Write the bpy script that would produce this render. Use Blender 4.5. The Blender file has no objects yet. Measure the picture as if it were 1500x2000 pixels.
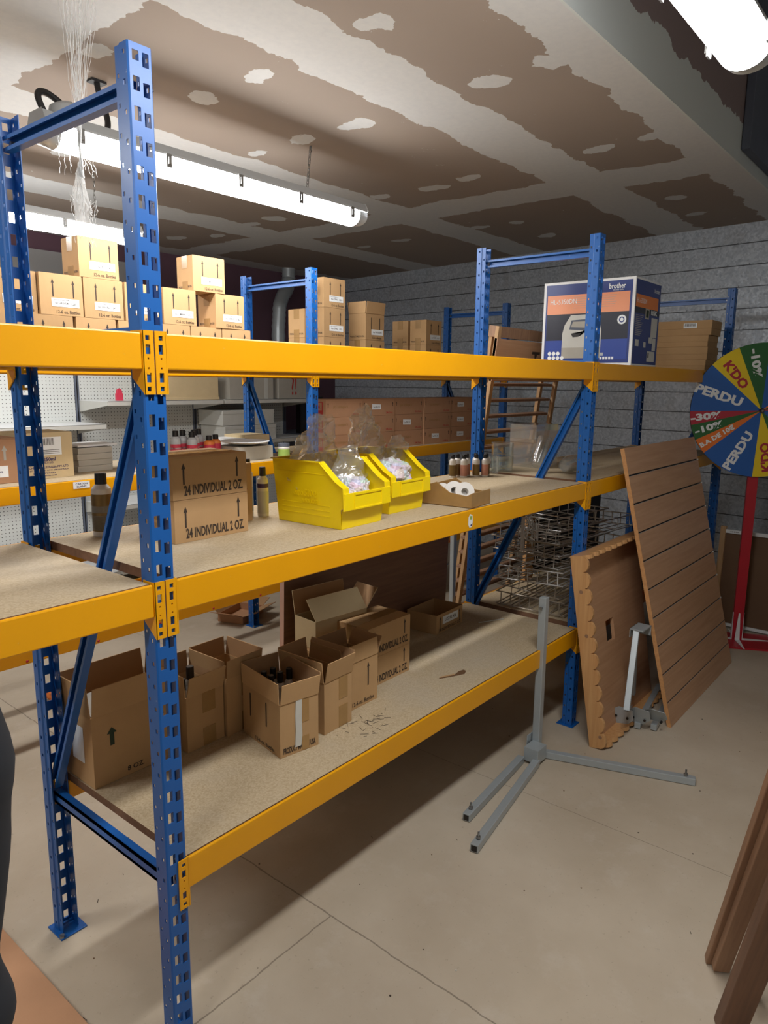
import bpy, bmesh, math, random
from mathutils import Vector, Matrix, noise
random.seed(7)
PI = math.pi
SC = bpy.context.scene
COL = SC.collection

# ---------------------------------------------------------------- camera
def look_matrix(yaw, pitch, roll):
    f = Vector((math.sin(yaw)*math.cos(pitch), math.cos(yaw)*math.cos(pitch), -math.sin(pitch)))
    r = Vector((math.cos(yaw), -math.sin(yaw), 0)); d = f.cross(r)
    c, s = math.cos(roll), math.sin(roll)
    r2 = c*r + s*d; d2 = -s*r + c*d
    return Matrix((r2, -d2, -f)).transposed()
cam_data = bpy.data.cameras.new('camera')
cam = bpy.data.objects.new('camera', cam_data); COL.objects.link(cam)
cam.matrix_world = Matrix.Translation((-.7744, -1.2356, 1.5)) @ look_matrix(.8816, .1789, -.0106).to_4x4()
cam_data.sensor_fit = 'VERTICAL'; cam_data.sensor_height = 24.0
cam_data.lens = 24.0*1396.18/2000.0
cam_data.clip_start = .02
SC.camera = cam
# ---------------------------------------------------------------- world and exposure
W = bpy.data.worlds.new('world'); SC.world = W; W.use_nodes = True
W.node_tree.nodes['Background'].inputs[0].default_value = (.75, .8, .9, 1)
W.node_tree.nodes['Background'].inputs[1].default_value = .05
SC.view_settings.view_transform = 'Standard'; SC.view_settings.look = 'None'
SC.view_settings.gamma = 1.0; SC.view_settings.use_curve_mapping = False
SC.view_settings.exposure = 1.46
TUBE_STRENGTH = 16.0
TUBE_COLOR = (1.0, .985, .965, 1)
try:
    SC.cycles.use_denoising = True
    SC.cycles.max_bounces = 8; SC.cycles.diffuse_bounces = 4; SC.cycles.glossy_bounces = 4
    SC.cycles.transmission_bounces = 8; SC.cycles.transparent_max_bounces = 24
    SC.cycles.sample_clamp_indirect = 6.0
    SC.cycles.caustics_reflective = False; SC.cycles.caustics_refractive = False
except Exception:
    pass

# ---------------------------------------------------------------- materials
def srgb(r, g, b):
    f = lambda v: (v/255/12.92) if v/255 <= .04045 else ((v/255+.055)/1.055)**2.4
    return (f(r), f(g), f(b), 1)
class NT:
    def __init__(s, name):
        s.m = bpy.data.materials.new(name); s.m.use_nodes = True
        s.t = s.m.node_tree; s.b = s.t.nodes['Principled BSDF']; s.out = s.t.nodes['Material Output']
    def n(s, kind, **kw):
        nd = s.t.nodes.new('ShaderNode'+kind)
        for k, v in kw.items(): setattr(nd, k, v)
        return nd
    def l(s, a, b): s.t.links.new(a, b)
    def math(s, op, a, b=None, c=None, clamp=False):
        nd = s.n('Math', operation=op); nd.use_clamp = clamp
        for i, v in enumerate((a, b, c)):
            if v is None: continue
            if isinstance(v, (int, float)): nd.inputs[i].default_value = v
            else: s.l(v, nd.inputs[i])
        return nd.outputs[0]
    def mix(s, fac, a, b):
        nd = s.n('Mix', data_type='RGBA')
        for sock, v in ((nd.inputs[0], fac), (nd.inputs[6], a), (nd.inputs[7], b)):
            if isinstance(v, (int, float)): sock.default_value = v
            elif isinstance(v, tuple): sock.default_value = v
            else: s.l(v, sock)
        return nd.outputs[2]
    def noise(s, scale, detail=3, vec=None, rough=.5):
        nd = s.n('TexNoise'); nd.inputs['Scale'].default_value = scale; nd.inputs['Detail'].default_value = detail
        nd.inputs['Roughness'].default_value = rough
        if vec is not None: s.l(vec, nd.inputs['Vector'])
        return nd.outputs[0]
    def obj(s): return s.n('TexCoord').outputs['Object']
    def ramp(s, fac, a, b):
        return s.math('MULTIPLY', s.math('SUBTRACT', fac, a), 1.0/(b-a), clamp=True)
    def bump(s, h, strength=.3, dist=.002):
        nd = s.n('Bump'); nd.inputs['Strength'].default_value = strength; nd.inputs['Distance'].default_value = dist
        s.l(h, nd.inputs['Height']); s.l(nd.outputs[0], s.b.inputs['Normal'])
def plain(name, col, rough=.5, metal=0.0, var=.12, scale=14, spec=.5):
    t = NT(name); c = srgb(*col)
    if var:
        k = t.noise(scale, 3, t.obj())
        d = tuple(v*(1-var) for v in c[:3])+(1,); e = tuple(min(1, v*(1+var)) for v in c[:3])+(1,)
        t.l(t.mix(k, d, e), t.b.inputs['Base Color'])
    else: t.b.inputs['Base Color'].default_value = c
    t.b.inputs['Roughness'].default_value = rough; t.b.inputs['Metallic'].default_value = metal
    t.b.inputs['Specular IOR Level'].default_value = spec
    return t.m
M = {}
def painted_steel(name, col, chip, rough=.35):
    t = NT(name); o = t.obj()
    k = t.ramp(t.noise(60, 4, o, .65), .70, .76)
    k2 = t.noise(6, 3, o)
    base = t.mix(k2, tuple(v*.88 for v in srgb(*col)[:3])+(1,), srgb(*col))
    t.l(t.mix(k, base, srgb(*chip)), t.b.inputs['Base Color'])
    t.b.inputs['Roughness'].default_value = rough
    t.bump(t.noise(25, 2, o), .12, .001)
    return t.m
M['blue'] = painted_steel('blue_paint', (24, 94, 172), (130, 150, 190))
M['yellow'] = painted_steel('yellow_paint', (238, 167, 4), (215, 190, 120), .32)
def kraft(name, col):
    t = NT(name); o = t.obj()
    oi = t.n('ObjectInfo').outputs['Random']
    k = t.noise(9, 4, o, .6)
    sep = t.n('SeparateXYZ'); t.l(o, sep.inputs[0])
    c = srgb(*col)
    a = t.mix(k, tuple(v*.86 for v in c[:3])+(1,), tuple(min(1, v*1.1) for v in c[:3])+(1,))
    v = t.n('HueSaturation'); t.l(a, v.inputs['Color'])
    t.l(t.math('ADD', t.math('MULTIPLY', oi, .16), .92), v.inputs['Value'])
    t.l(v.outputs[0], t.b.inputs['Base Color'])
    t.b.inputs['Roughness'].default_value = .82; t.b.inputs['Specular IOR Level'].default_value = .25
    wv = t.n('TexWave'); wv.inputs['Scale'].default_value = 60; wv.inputs['Distortion'].default_value = .5
    t.l(o, wv.inputs['Vector']); t.bump(wv.outputs[1], .05, .0006)
    return t.m
M['kraft'] = kraft('kraft_board', (184, 149, 107))
M['kraft_red'] = kraft('reddish_kraft_board', (178, 136, 104))
M['kraft_pale'] = kraft('pale_kraft_board', (200, 180, 142))
M['kraft_in'] = kraft('inner_kraft_board', (168, 132, 96))
M['ink'] = plain('printed_ink', (58, 46, 38), .7, var=.1)
M['ink_red'] = plain('red_ink', (178, 52, 48), .7, var=.1)
M['ink_blue'] = plain('violet_ink', (52, 46, 96), .7, var=.1)
M['ink_green'] = plain('dark_green_ink', (34, 52, 36), .7, var=.1)
M['tape'] = plain('brown_parcel_tape', (160, 126, 80), .25, var=.15, scale=30)
M['label'] = plain('paper_label', (232, 236, 238), .6, var=.04)
M['white'] = plain('white_paint', (225, 227, 228), .45, var=.04)
M['offwhite'] = plain('greyed_white_card', (196, 196, 190), .6, var=.08)
M['greycard'] = plain('grey_card', (170, 166, 156), .75, var=.1)
M['black'] = plain('black_plastic', (20, 20, 22), .4, var=.1)
M['rubber'] = plain('dark_rubber', (34, 34, 36), .55, var=.2)
M['grey_steel'] = plain('grey_enamel_steel', (168, 176, 180), .32, .25, var=.06)
M['galv'] = plain('zinc_hardware', (150, 150, 148), .35, .8, var=.2, scale=60)
M['chrome'] = plain('chrome_wire', (228, 228, 226), .3, .5, var=.15, scale=60)
M['rust_wire'] = plain('dulled_wire', (170, 160, 146), .35, .6, var=.3, scale=40)
M['lampgrey'] = plain('lamp_housing_grey', (178, 182, 184), .5, var=.05)
M['red'] = plain('red_enamel', (178, 28, 44), .4, var=.08)
M['dark'] = plain('near_black_panel', (26, 22, 22), .5, var=.1)
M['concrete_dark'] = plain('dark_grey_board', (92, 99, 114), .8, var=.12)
M['skin'] = plain('skin', (196, 148, 122), .55, var=.06)
M['hair'] = plain('brown_hair', (58, 42, 32), .6, var=.2, scale=60)
M['jacket'] = plain('dark_grey_cloth', (40, 43, 50), .85, var=.25, scale=20)
M['trousers'] = plain('dark_blue_cloth', (30, 34, 44), .9, var=.25, scale=20)
M['gold'] = plain('gold_label', (120, 96, 52), .35, .35, var=.25, scale=30)
M['bottle_white'] = plain('white_plastic', (214, 210, 204), .35, var=.05)
M['bottle_clear'] = plain('milky_plastic', (184, 190, 196), .25, var=.08)
M['pink_label'] = plain('pink_label', (206, 58, 84), .5, var=.15)
M['orange_label'] = plain('orange_label', (226, 130, 60), .5, var=.1)
M['rose_label'] = plain('pinkish_brown_label', (196, 138, 118), .5, var=.2, scale=40)
M['green_label'] = plain('green_label', (150, 180, 90), .5, var=.2, scale=40)
M['purple'] = plain('purple_label', (66, 44, 96), .5, var=.1)

def wood(name, c1, c2, axis='X', rough=.5, scale=1.0):
    t = NT(name); o = t.obj(); mp = t.n('Mapping')
    sc = {'X': (1.2, 22, 22), 'Y': (22, 1.2, 22), 'Z': (22, 22, 1.2)}[axis]
    mp.inputs['Scale'].default_value = tuple(v*scale for v in sc); t.l(o, mp.inputs[0])
    k = t.noise(3.0, 5, mp.outputs[0], .6)
    t.l(t.mix(t.ramp(k, .25, .75), srgb(*c1), srgb(*c2)), t.b.inputs['Base Color'])
    t.b.inputs['Roughness'].default_value = rough; t.bump(k, .08, .001)
    return t.m
M['beech_x'] = wood('beech_laminate', (176, 134, 100), (196, 154, 120), 'X', .42)
M['beech_z'] = wood('pine_board', (190, 138, 86), (212, 166, 114), 'Z', .45)
M['pine_edge'] = wood('pine_edge', (190, 134, 84), (214, 164, 112), 'X', .5)
M['walnut_z'] = wood('brown_laminate', (92, 64, 48), (122, 86, 64), 'Z', .45)
M['walnut_x'] = wood('dark_brown_laminate', (112, 80, 62), (132, 98, 78), 'X', .5)
M['oak_z'] = wood('reddish_oak', (130, 98, 76), (164, 128, 100), 'Z', .55)
M['lightwood'] = wood('pale_batten_wood', (168, 132, 92), (196, 160, 118), 'Z', .6)
M['hardboard'] = plain('brown_hardboard', (104, 76, 52), .6, var=.1, scale=8)
M['pinkedge'] = plain('pinkish_board_edge', (198, 158, 142), .7, var=.06)
def chipboard():
    t = NT('chipboard'); o = t.obj()
    v = t.n('TexVoronoi'); v.inputs['Scale'].default_value = 260; t.l(o, v.inputs['Vector'])
    s2 = t.n('SeparateColor'); t.l(v.outputs['Color'], s2.inputs[0])
    k = t.noise(3.2, 4, o, .6)
    a = t.mix(t.math('MULTIPLY', s2.outputs[0], .5), srgb(172, 153, 122), srgb(208, 192, 164))
    b = t.mix(t.math('MULTIPLY', t.ramp(k, .45, .75), .45), a, srgb(176, 168, 156))
    dirt = t.ramp(t.noise(24, 5, o, .75), .68, .74)
    t.l(t.mix(t.math('MULTIPLY', dirt, .5), b, srgb(110, 92, 70)), t.b.inputs['Base Color'])
    t.b.inputs['Roughness'].default_value = .75; t.bump(s2.outputs[0], .12, .0006)
    return t.m
M['chip'] = chipboard()
M['chip_edge'] = plain('chipboard_edge', (120, 86, 62), .85, var=.3, scale=90)
def bin_mat():
    t = NT('yellow_bin_plastic'); t.b.inputs['Base Color'].default_value = srgb(246, 216, 8)
    t.b.inputs['Roughness'].default_value = .38
    t.b.inputs['Subsurface Weight'].default_value = .15; t.b.inputs['Subsurface Radius'].default_value = (.02, .02, .004)
    t.bump(t.noise(6, 2, t.obj()), .1, .002)
    return t.m
M['bin'] = bin_mat()
def film(name, tint, transp, rough=.12):
    t = NT(name)
    tr = t.n('BsdfTransparent'); tr.inputs[0].default_value = tint
    gl = t.n('BsdfGlossy'); gl.inputs['Roughness'].default_value = rough; gl.inputs[0].default_value = (.9, .92, .93, 1)
    d0 = t.n('BsdfDiffuse'); d0.inputs[0].default_value = (.95, .95, .94, 1); tl = t.n('BsdfTranslucent'); tl.inputs[0].default_value = (.95, .95, .94, 1)
    df = t.n('MixShader'); df.inputs[0].default_value = .5; t.l(d0.outputs[0], df.inputs[1]); t.l(tl.outputs[0], df.inputs[2])
    lw = t.n('LayerWeight'); lw.inputs[0].default_value = .35
    m1 = t.n('MixShader'); t.l(t.math('ADD', lw.outputs[1], .35, clamp=True), m1.inputs[0]); t.l(df.outputs[0], m1.inputs[1]); t.l(gl.outputs[0], m1.inputs[2])
    m2 = t.n('MixShader'); f = t.math('ADD', t.math('MULTIPLY', lw.outputs[1], .75), 1-transp, clamp=True)
    t.l(f, m2.inputs[0]); t.l(tr.outputs[0], m2.inputs[1]); t.l(m1.outputs[0], m2.inputs[2])
    t.l(m2.outputs[0], t.out.inputs[0])
    return t.m
M['film'] = film('clear_film', (1, 1, .995, 1), .80, .18)
M['glass'] = film('clear_glass', (.96, .985, .975, 1), .94, .04)
M['perspex'] = film('clear_perspex', (.985, .99, .99, 1), .90, .08)
M['webbing'] = film('cobweb_silk', (1, 1, 1, 1), .70, .6)
def emit():
    t = NT('lit_diffuser'); e = t.n('Emission'); e.inputs[0].default_value = TUBE_COLOR; e.inputs[1].default_value = TUBE_STRENGTH
    t.l(e.outputs[0], t.out.inputs[0]); return t.m
M['tube'] = emit()
def bag_fill():
    t = NT('assorted_wrapped_contents'); v = t.n('TexVoronoi'); v.inputs['Scale'].default_value = 45; t.l(t.obj(), v.inputs['Vector'])
    h = t.n('HueSaturation'); h.inputs['Saturation'].default_value = .45; h.inputs['Value'].default_value = .9
    t.l(t.mix(.55, v.outputs['Color'], srgb(205, 208, 220)), h.inputs['Color']); t.l(h.outputs[0], t.b.inputs['Base Color'])
    t.b.inputs['Roughness'].default_value = .3; t.bump(v.outputs[0], .6, .004)
    return t.m
M['bagfill'] = bag_fill()

# ---- room surface materials
def ceiling_mat():
    t = NT('taped_plasterboard'); geo = t.n('NewGeometry').outputs['Position']
    nz = t.n('TexNoise'); nz.inputs['Scale'].default_value = 4.5; nz.inputs['Detail'].default_value = 5; nz.inputs['Roughness'].default_value = .62
    t.l(geo, nz.inputs['Vector'])
    off = t.n('VectorMath', operation='SUBTRACT'); t.l(nz.outputs['Color'], off.inputs[0]); off.inputs[1].default_value = (.5, .5, .5)
    sc = t.n('VectorMath', operation='SCALE'); t.l(off.outputs[0], sc.inputs[0]); sc.inputs['Scale'].default_value = .17
    wp = t.n('VectorMath', operation='ADD'); t.l(geo, wp.inputs[0]); t.l(sc.outputs[0], wp.inputs[1])
    sp = t.n('SeparateXYZ'); t.l(wp.outputs[0], sp.inputs[0]); x, y, z = sp.outputs
    def band(v, c, w): return t.math('LESS_THAN', t.math('ABSOLUTE', t.math('SUBTRACT', v, c)), w)
    acc = band(y, -.12, .14)
    for c, w in ((.62, .16), (1.90, .15), (3.13, .17), (4.35, .16)): acc = t.math('MAXIMUM', acc, band(y, c, w))
    for c, w in ((3.22, .17), (.42, .17), (-2.1, .16)): acc = t.math('MAXIMUM', acc, band(x, c, w))
    pts = [(1.111, .355), (1.668, .06), (1.68, .307), (2.671, .294), (2.64, .06), (1.132, 1.284), (1.133, .955), (1.722, .997), (1.716, 1.33),
           (1.727, 1.647), (2.71, 1.065), (2.77, 1.33), (2.715, 1.686), (2.742, 2.914), (2.742, 2.646), (3.824, 1.687), (3.835, 1.395),
           (4.355, 1.426), (3.88, 2.837), (3.871, 2.413), (3.796, .297), (4.3, .343), (2.861, 3.446), (2.73, 3.79), (.66, 1.232), (1.13, 2.4), (1.7, 2.7)]
    for i, (px, py) in enumerate(pts):
        d = t.n('VectorMath', operation='SUBTRACT'); t.l(geo, d.inputs[0]); d.inputs[1].default_value = (px, py, 2.6)
        d2 = t.n('VectorMath', operation='ADD'); t.l(d.outputs[0], d2.inputs[0]); t.l(sc.outputs[0], d2.inputs[1])
        m = t.n('VectorMath', operation='MULTIPLY'); t.l(d2.outputs[0], m.inputs[0]); m.inputs[1].default_value = (1/(.045+.008*(i % 3)), 1/(.062+.008*(i % 4)), 0)
        ln = t.n('VectorMath', operation='LENGTH'); t.l(m.outputs[0], ln.inputs[0])
        acc = t.math('MAXIMUM', acc, t.math('LESS_THAN', ln.outputs['Value'], 1.0))
    fine = t.noise(38, 4, geo, .7)
    scr = t.ramp(t.noise(9, 6, geo, .8), .66, .68)
    acc = t.math('MAXIMUM', acc, t.math('MULTIPLY', scr, t.math('GREATER_THAN', fine, .55)))
    big = t.noise(1.1, 3, geo)
    brown = t.mix(big, srgb(146, 132, 122), srgb(164, 150, 138))
    wht = t.mix(fine, srgb(196, 198, 200), srgb(214, 214, 212))
    t.l(t.mix(acc, brown, wht), t.b.inputs['Base Color'])
    t.b.inputs['Roughness'].default_value = .85
    t.bump(t.math('ADD', t.math('MULTIPLY', acc, 1.0), t.math('MULTIPLY', fine, .3)), .25, .0015)
    return t.m
M['ceiling'] = ceiling_mat()
def face_mat():
    t = NT('taped_bulkhead_face'); geo = t.n('NewGeometry').outputs['Position']
    k = t.noise(5, 5, geo, .6); sp = t.n('SeparateXYZ'); t.l(geo, sp.inputs[0])
    edge = t.math('LESS_THAN', t.math('ADD', sp.outputs[2], t.math('MULTIPLY', t.math('SUBTRACT', k, .5), .16)), 2.79)
    t.l(t.mix(edge, srgb(140, 124, 124), srgb(206, 212, 210)), t.b.inputs['Base Color'])
    t.b.inputs['Roughness'].default_value = .8
    return t.m
M['face'] = face_mat()
def floor_mat():
    t = NT('painted_concrete_floor'); geo = t.n('NewGeometry').outputs['Position']
    k = t.noise(1.3, 5, geo, .62); k2 = t.noise(60, 4, geo, .7); k3 = t.noise(7, 5, geo, .7)
    a = t.mix(t.ramp(k, .3, .7), srgb(172, 158, 138), srgb(196, 184, 166))
    a = t.mix(t.math('MULTIPLY', t.ramp(k3, .55, .75), .4), a, srgb(204, 196, 184))
    a = t.mix(t.math('MULTIPLY', t.ramp(k2, .62, .72), .35), a, srgb(120, 108, 92))
    grit = t.ramp(t.noise(140, 2, geo, .5), .76, .78)
    a = t.mix(t.math('MULTIPLY', grit, .6), a, srgb(72, 62, 52))
    sp = t.n('SeparateXYZ'); t.l(geo, sp.inputs[0]); x, y, z = sp.outputs
    wob = t.math('MULTIPLY', t.math('SUBTRACT', k3, .5), .02)
    def line(v, c, w=.0022): return t.math('LESS_THAN', t.math('ABSOLUTE', t.math('SUBTRACT', t.math('ADD', v, wob), c)), w)
    j = t.math('MAXIMUM', line(x, .53), t.math('MAXIMUM', t.math('MULTIPLY', line(y, .02), t.math('LESS_THAN', x, .53)), line(x, 1.45, .0012)))
    a = t.mix(t.math('MULTIPLY', j, .6), a, srgb(92, 82, 70))
    t.l(a, t.b.inputs['Base Color'])
    t.b.inputs['Roughness'].default_value = .62; t.b.inputs['Specular IOR Level'].default_value = .35
    t.bump(k2, .15, .001)
    return t.m
M['floor'] = floor_mat()
def galv_wall():
    t = NT('galvanised_sheet'); o = t.obj()
    sp = t.n('SeparateXYZ'); t.l(o, sp.inputs[0]); x, y, z = sp.outputs
    v = t.n('TexVoronoi'); v.inputs['Scale'].default_value = 75; t.l(o, v.inputs['Vector'])
    sc = t.n('SeparateColor'); t.l(v.outputs['Color'], sc.inputs[0])
    k = t.noise(2.2, 4, o, .6)
    a = t.mix(t.math('MULTIPLY', sc.outputs[1], .6), srgb(170, 180, 192), srgb(222, 230, 238))
    stain = t.ramp(t.noise(3.1, 4, o, .7), .55, .75)
    a = t.mix(t.math('MULTIPLY', stain, .4), a, srgb(122, 108, 96))
    per = t.math('FRACT', t.math('DIVIDE', z, .145))
    gro = t.math('LESS_THAN', per, .045)
    drip = t.math('MULTIPLY', t.math('LESS_THAN', per, .10), t.math('GREATER_THAN', t.noise(22, 3, o, .7), .62))
    a = t.mix(t.math('MULTIPLY', t.math('MAXIMUM', gro, t.math('MULTIPLY', drip, .7)), .88), a, srgb(30, 32, 36))
    t.l(a, t.b.inputs['Base Color'])
    t.b.inputs['Metallic'].default_value = .18
    t.l(t.math('ADD', t.math('MULTIPLY', sc.outputs[0], .2), .38), t.b.inputs['Roughness'])
    t.bump(t.math('ADD', t.math('MULTIPLY', gro, -1.0), t.math('MULTIPLY', sc.outputs[0], .02)), .5, .004)
    return t.m
M['galvwall'] = galv_wall()
M['backwall'] = plain('dark_maroon_plaster', (92, 66, 78), .85, var=.18, scale=3)
M['plainwall'] = plain('pale_plaster', (184, 184, 182), .85, var=.1, scale=3)
def pegboard_mat():
    t = NT('perforated_white_steel'); o = t.obj()
    sp = t.n('SeparateXYZ'); t.l(o, sp.inputs[0]); x, y, z = sp.outputs
    fx = t.math('SUBTRACT', t.math('FRACT', t.math('DIVIDE', x, .025)), .5)
    fz = t.math('SUBTRACT', t.math('FRACT', t.math('DIVIDE', z, .025)), .5)
    r = t.math('SQRT', t.math('ADD', t.math('MULTIPLY', fx, fx), t.math('MULTIPLY', fz, fz)))
    hole = t.math('LESS_THAN', r, .13)
    t.l(t.mix(hole, srgb(206, 210, 208), srgb(16, 16, 18)), t.b.inputs['Base Color'])
    t.b.inputs['Roughness'].default_value = .5
    return t.m
M['pegboard'] = pegboard_mat()

# ---------------------------------------------------------------- mesh helper
_text_cache = {}
def text_geo(s, bold=0.0, squeeze=.8):
    key = (s, bold, squeeze)
    if key in _text_cache: return _text_cache[key]
    cu = bpy.data.curves.new('lettering', 'FONT'); cu.body = s; cu.size = 1.0; cu.offset = bold
    cu.align_x = 'CENTER'; cu.align_y = 'CENTER'; cu.resolution_u = 2
    ob = bpy.data.objects.new('lettering', cu); COL.objects.link(ob)
    dg = bpy.context.evaluated_depsgraph_get(); dg.update()
    me = ob.evaluated_get(dg).to_mesh()
    vs = [v.co.copy() for v in me.vertices]; fs = [tuple(p.vertices) for p in me.polygons]
    ob.evaluated_get(dg).to_mesh_clear(); bpy.data.objects.remove(ob); bpy.data.curves.remove(cu)
    xs = [v.x for v in vs] or [0]; ys = [v.y for v in vs] or [0]
    cx, cy = (min(xs)+max(xs))/2, (min(ys)+max(ys))/2; w, h = max(xs)-min(xs), max(ys)-min(ys)
    vs = [Vector((v.x-cx, v.y-cy, 0)) for v in vs]
    _text_cache[key] = (vs, fs, w or 1, h or 1); return _text_cache[key]
FRONT = Matrix(((1, 0, 0), (0, 0, -1), (0, 1, 0)))      # local xy plane -> faces -Y, reads along +X
LEFT = Matrix(((0, 0, -1), (-1, 0, 0), (0, 1, 0)))      # faces -X, reads along -Y
TOP = Matrix.Identity(3)
class MB:
    def __init__(s): s.v = []; s.f = []; s.mi = []; s.mats = []; s.sm = []
    def mat(s, m):
        if m not in s.mats: s.mats.append(m)
        return s.mats.index(m)
    def add(s, vs, fs, m, smooth=False, M4=None):
        b = len(s.v); k = s.mat(m)
        for v in vs:
            v = Vector(v); s.v.append(M4 @ v if M4 is not None else v)
        for f in fs: s.f.append(tuple(b+i for i in f)); s.mi.append(k); s.sm.append(smooth)
        return s
    def box(s, x0, x1, y0, y1, z0, z1, m, M4=None):
        vs = [(x, y, z) for z in (z0, z1) for y in (y0, y1) for x in (x0, x1)]
        return s.add(vs, [(0, 2, 3, 1), (4, 5, 7, 6), (0, 1, 5, 4), (2, 6, 7, 3), (0, 4, 6, 2), (1, 3, 7, 5)], m, False, M4)
    def quad(s, a, b, c, d, m): return s.add([a, b, c, d], [(0, 1, 2, 3)], m)
    def tube(s, pts, r, m, n=8, cap=True, M4=None):
        pts = [Vector(p) for p in pts]; rings = []; vs = []; fs = []
        rs = r if isinstance(r, (list, tuple)) else [r]*len(pts)
        up = None
        for i, p in enumerate(pts):
            d = (pts[min(i+1, len(pts)-1)]-pts[max(i-1, 0)]).normalized()
            if up is None:
                up = Vector((0, 0, 1)) if abs(d.z) < .9 else Vector((1, 0, 0))
            a = d.cross(up).normalized(); b = a.cross(d).normalized(); up = b
            for k in range(n):
                t = 2*PI*k/n; vs.append(p+a*rs[i]*math.cos(t)+b*rs[i]*math.sin(t))
        for i in range(len(pts)-1):
            for k in range(n):
                k2 = (k+1) % n; fs.append((i*n+k, i*n+k2, (i+1)*n+k2, (i+1)*n+k))
        if cap: fs.append(tuple(range(n))); fs.append(tuple((len(pts)-1)*n+k for k in reversed(range(n))))
        return s.add(vs, fs, m, n > 6, M4)
    def lathe(s, prof, m, n=20, M4=None, cx=0, cy=0, mfun=None):
        vs = []; 
        for r, z in prof:
            for k in range(n): t = 2*PI*k/n; vs.append((cx+r*math.cos(t), cy+r*math.sin(t), z))
        for i in range(len(prof)-1):
            fs = [(i*n+k, i*n+(k+1) % n, (i+1)*n+(k+1) % n, (i+1)*n+k) for k in range(n)]
            mm = mfun(i) if mfun else m
            b0 = vs[i*n:(i+2)*n]
            s.add(b0, [tuple(j-i*n for j in f) for f in fs], mm, True, M4)
        for idx, rev in ((0, True), (len(prof)-1, False)):
            if prof[idx][0] > 1e-4:
                ring = vs[idx*n:(idx+1)*n]
                s.add(ring, [tuple(reversed(range(n))) if rev else tuple(range(n))], mfun(min(idx, len(prof)-2)) if mfun else m, False, M4)
        return s
    def prism(s, poly, z0, z1, m, M4=None, mside=None):
        n = len(poly); vs = [(x, y, z0) for x, y in poly]+[(x, y, z1) for x, y in poly]
        s.add(vs, [tuple(reversed(range(n))), tuple(range(n, 2*n))], m, False, M4)
        return s.add(vs, [(i, (i+1) % n, n+(i+1) % n, n+i) for i in range(n)], mside or m, False, M4)
    def text(s, txt, R3, pos, h, m, w=None, bold=.012, rot=0.0):
        vs, fs, tw, th = text_geo(txt, bold); k = h/th; kx = (w/tw) if w else k*.72
        c, sn = math.cos(rot), math.sin(rot)
        out = []
        for v in vs:
            x, y = v.x*kx, v.y*k
            out.append(R3 @ Vector((x*c-y*sn, x*sn+y*c, 0))+Vector(pos))
        return s.add(out, fs, m)
    def decal(s, R3, pos, poly, m):
        out = [R3 @ Vector((x, y, 0))+Vector(pos) for x, y in poly]
        return s.add(out, [tuple(range(len(poly)))], m)
    def build(s, name, parent=None, loc=None, rz=0.0, bevel=0, solid=0, sub=0):
        me = bpy.data.meshes.new(name); me.from_pydata([tuple(v) for v in s.v], [], s.f)
        for m in s.mats: me.materials.append(m)
        me.polygons.foreach_set('material_index', s.mi); me.polygons.foreach_set('use_smooth', s.sm); me.update()
        o = bpy.data.objects.new(name, me); COL.objects.link(o)
        if parent: o.parent = parent
        if loc is not None: o.location = loc
        o.rotation_euler[2] = rz
        if solid:
            md = o.modifiers.new('thickness', 'SOLIDIFY'); md.thickness = solid; md.offset = -1 if solid > 0 else 1
        if bevel:
            md = o.modifiers.new('bevel', 'BEVEL'); md.width = bevel; md.segments = 2; md.limit_method = 'ANGLE'; md.angle_limit = math.radians(50)
        if sub:
            md = o.modifiers.new('smooth', 'SUBSURF'); md.levels = sub; md.render_levels = sub
        return o
def rect(x0, x1, y0, y1): return [(x0, y0), (x1, y0), (x1, y1), (x0, y1)]
def tag(o, label, cat, group=None, kind=None):
    o['label'] = label; o['category'] = cat
    if group: o['group'] = group
    if kind: o['kind'] = kind
    return o
def empty(name, loc, rz=0.0, label=None, cat=None, group=None):
    o = bpy.data.objects.new(name, None); COL.objects.link(o); o.location = loc; o.rotation_euler[2] = rz
    o.empty_display_size = .05
    if label: tag(o, label, cat, group)
    return o
def structure(o): o['kind'] = 'structure'; return o
def copy_tree(o, loc=None, rz=None, label=None, group=None, parent=None):
    c = o.copy(); COL.objects.link(c)
    if parent: c.parent = parent
    for ch in list(o.children): copy_tree(ch, parent=c)
    if loc is not None: c.location = loc
    if rz is not None: c.rotation_euler[2] = rz
    if label: c['label'] = label
    if group: c['group'] = group
    return c

# ================================================================ ROOM
L = 2.045; D = .575; ZT = 1.589; ZM = 1.0966; ZL = .458; PW = .05
XF, YN, YB, XL = 4.76, -3.2, 4.45, -3.6
structure(MB().add([(XL, YN, 0), (5.6, YN, 0), (5.6, YB+.3, 0), (XL, YB+.3, 0), (XL, YN, -.1), (5.6, YN, -.1), (5.6, YB+.3, -.1), (XL, YB+.3, -.1)],
    [(0, 1, 2, 3), (7, 6, 5, 4), (0, 4, 5, 1), (1, 5, 6, 2), (2, 6, 7, 3), (3, 7, 4, 0)], M['floor']).build('floor'))
structure(MB().box(XL, 5.6, -.145, YB+.3, 2.6, 2.7, M['ceiling']).build('ceiling'))
structure(MB().box(XL, 5.6, -.155, -.145, 2.6, 3.4, M['face']).build('trim_bulkhead_face'))
structure(MB().box(XL, 5.6, YN, -.145, 3.4, 3.5, M['plainwall']).build('ceiling_upper'))
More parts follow.
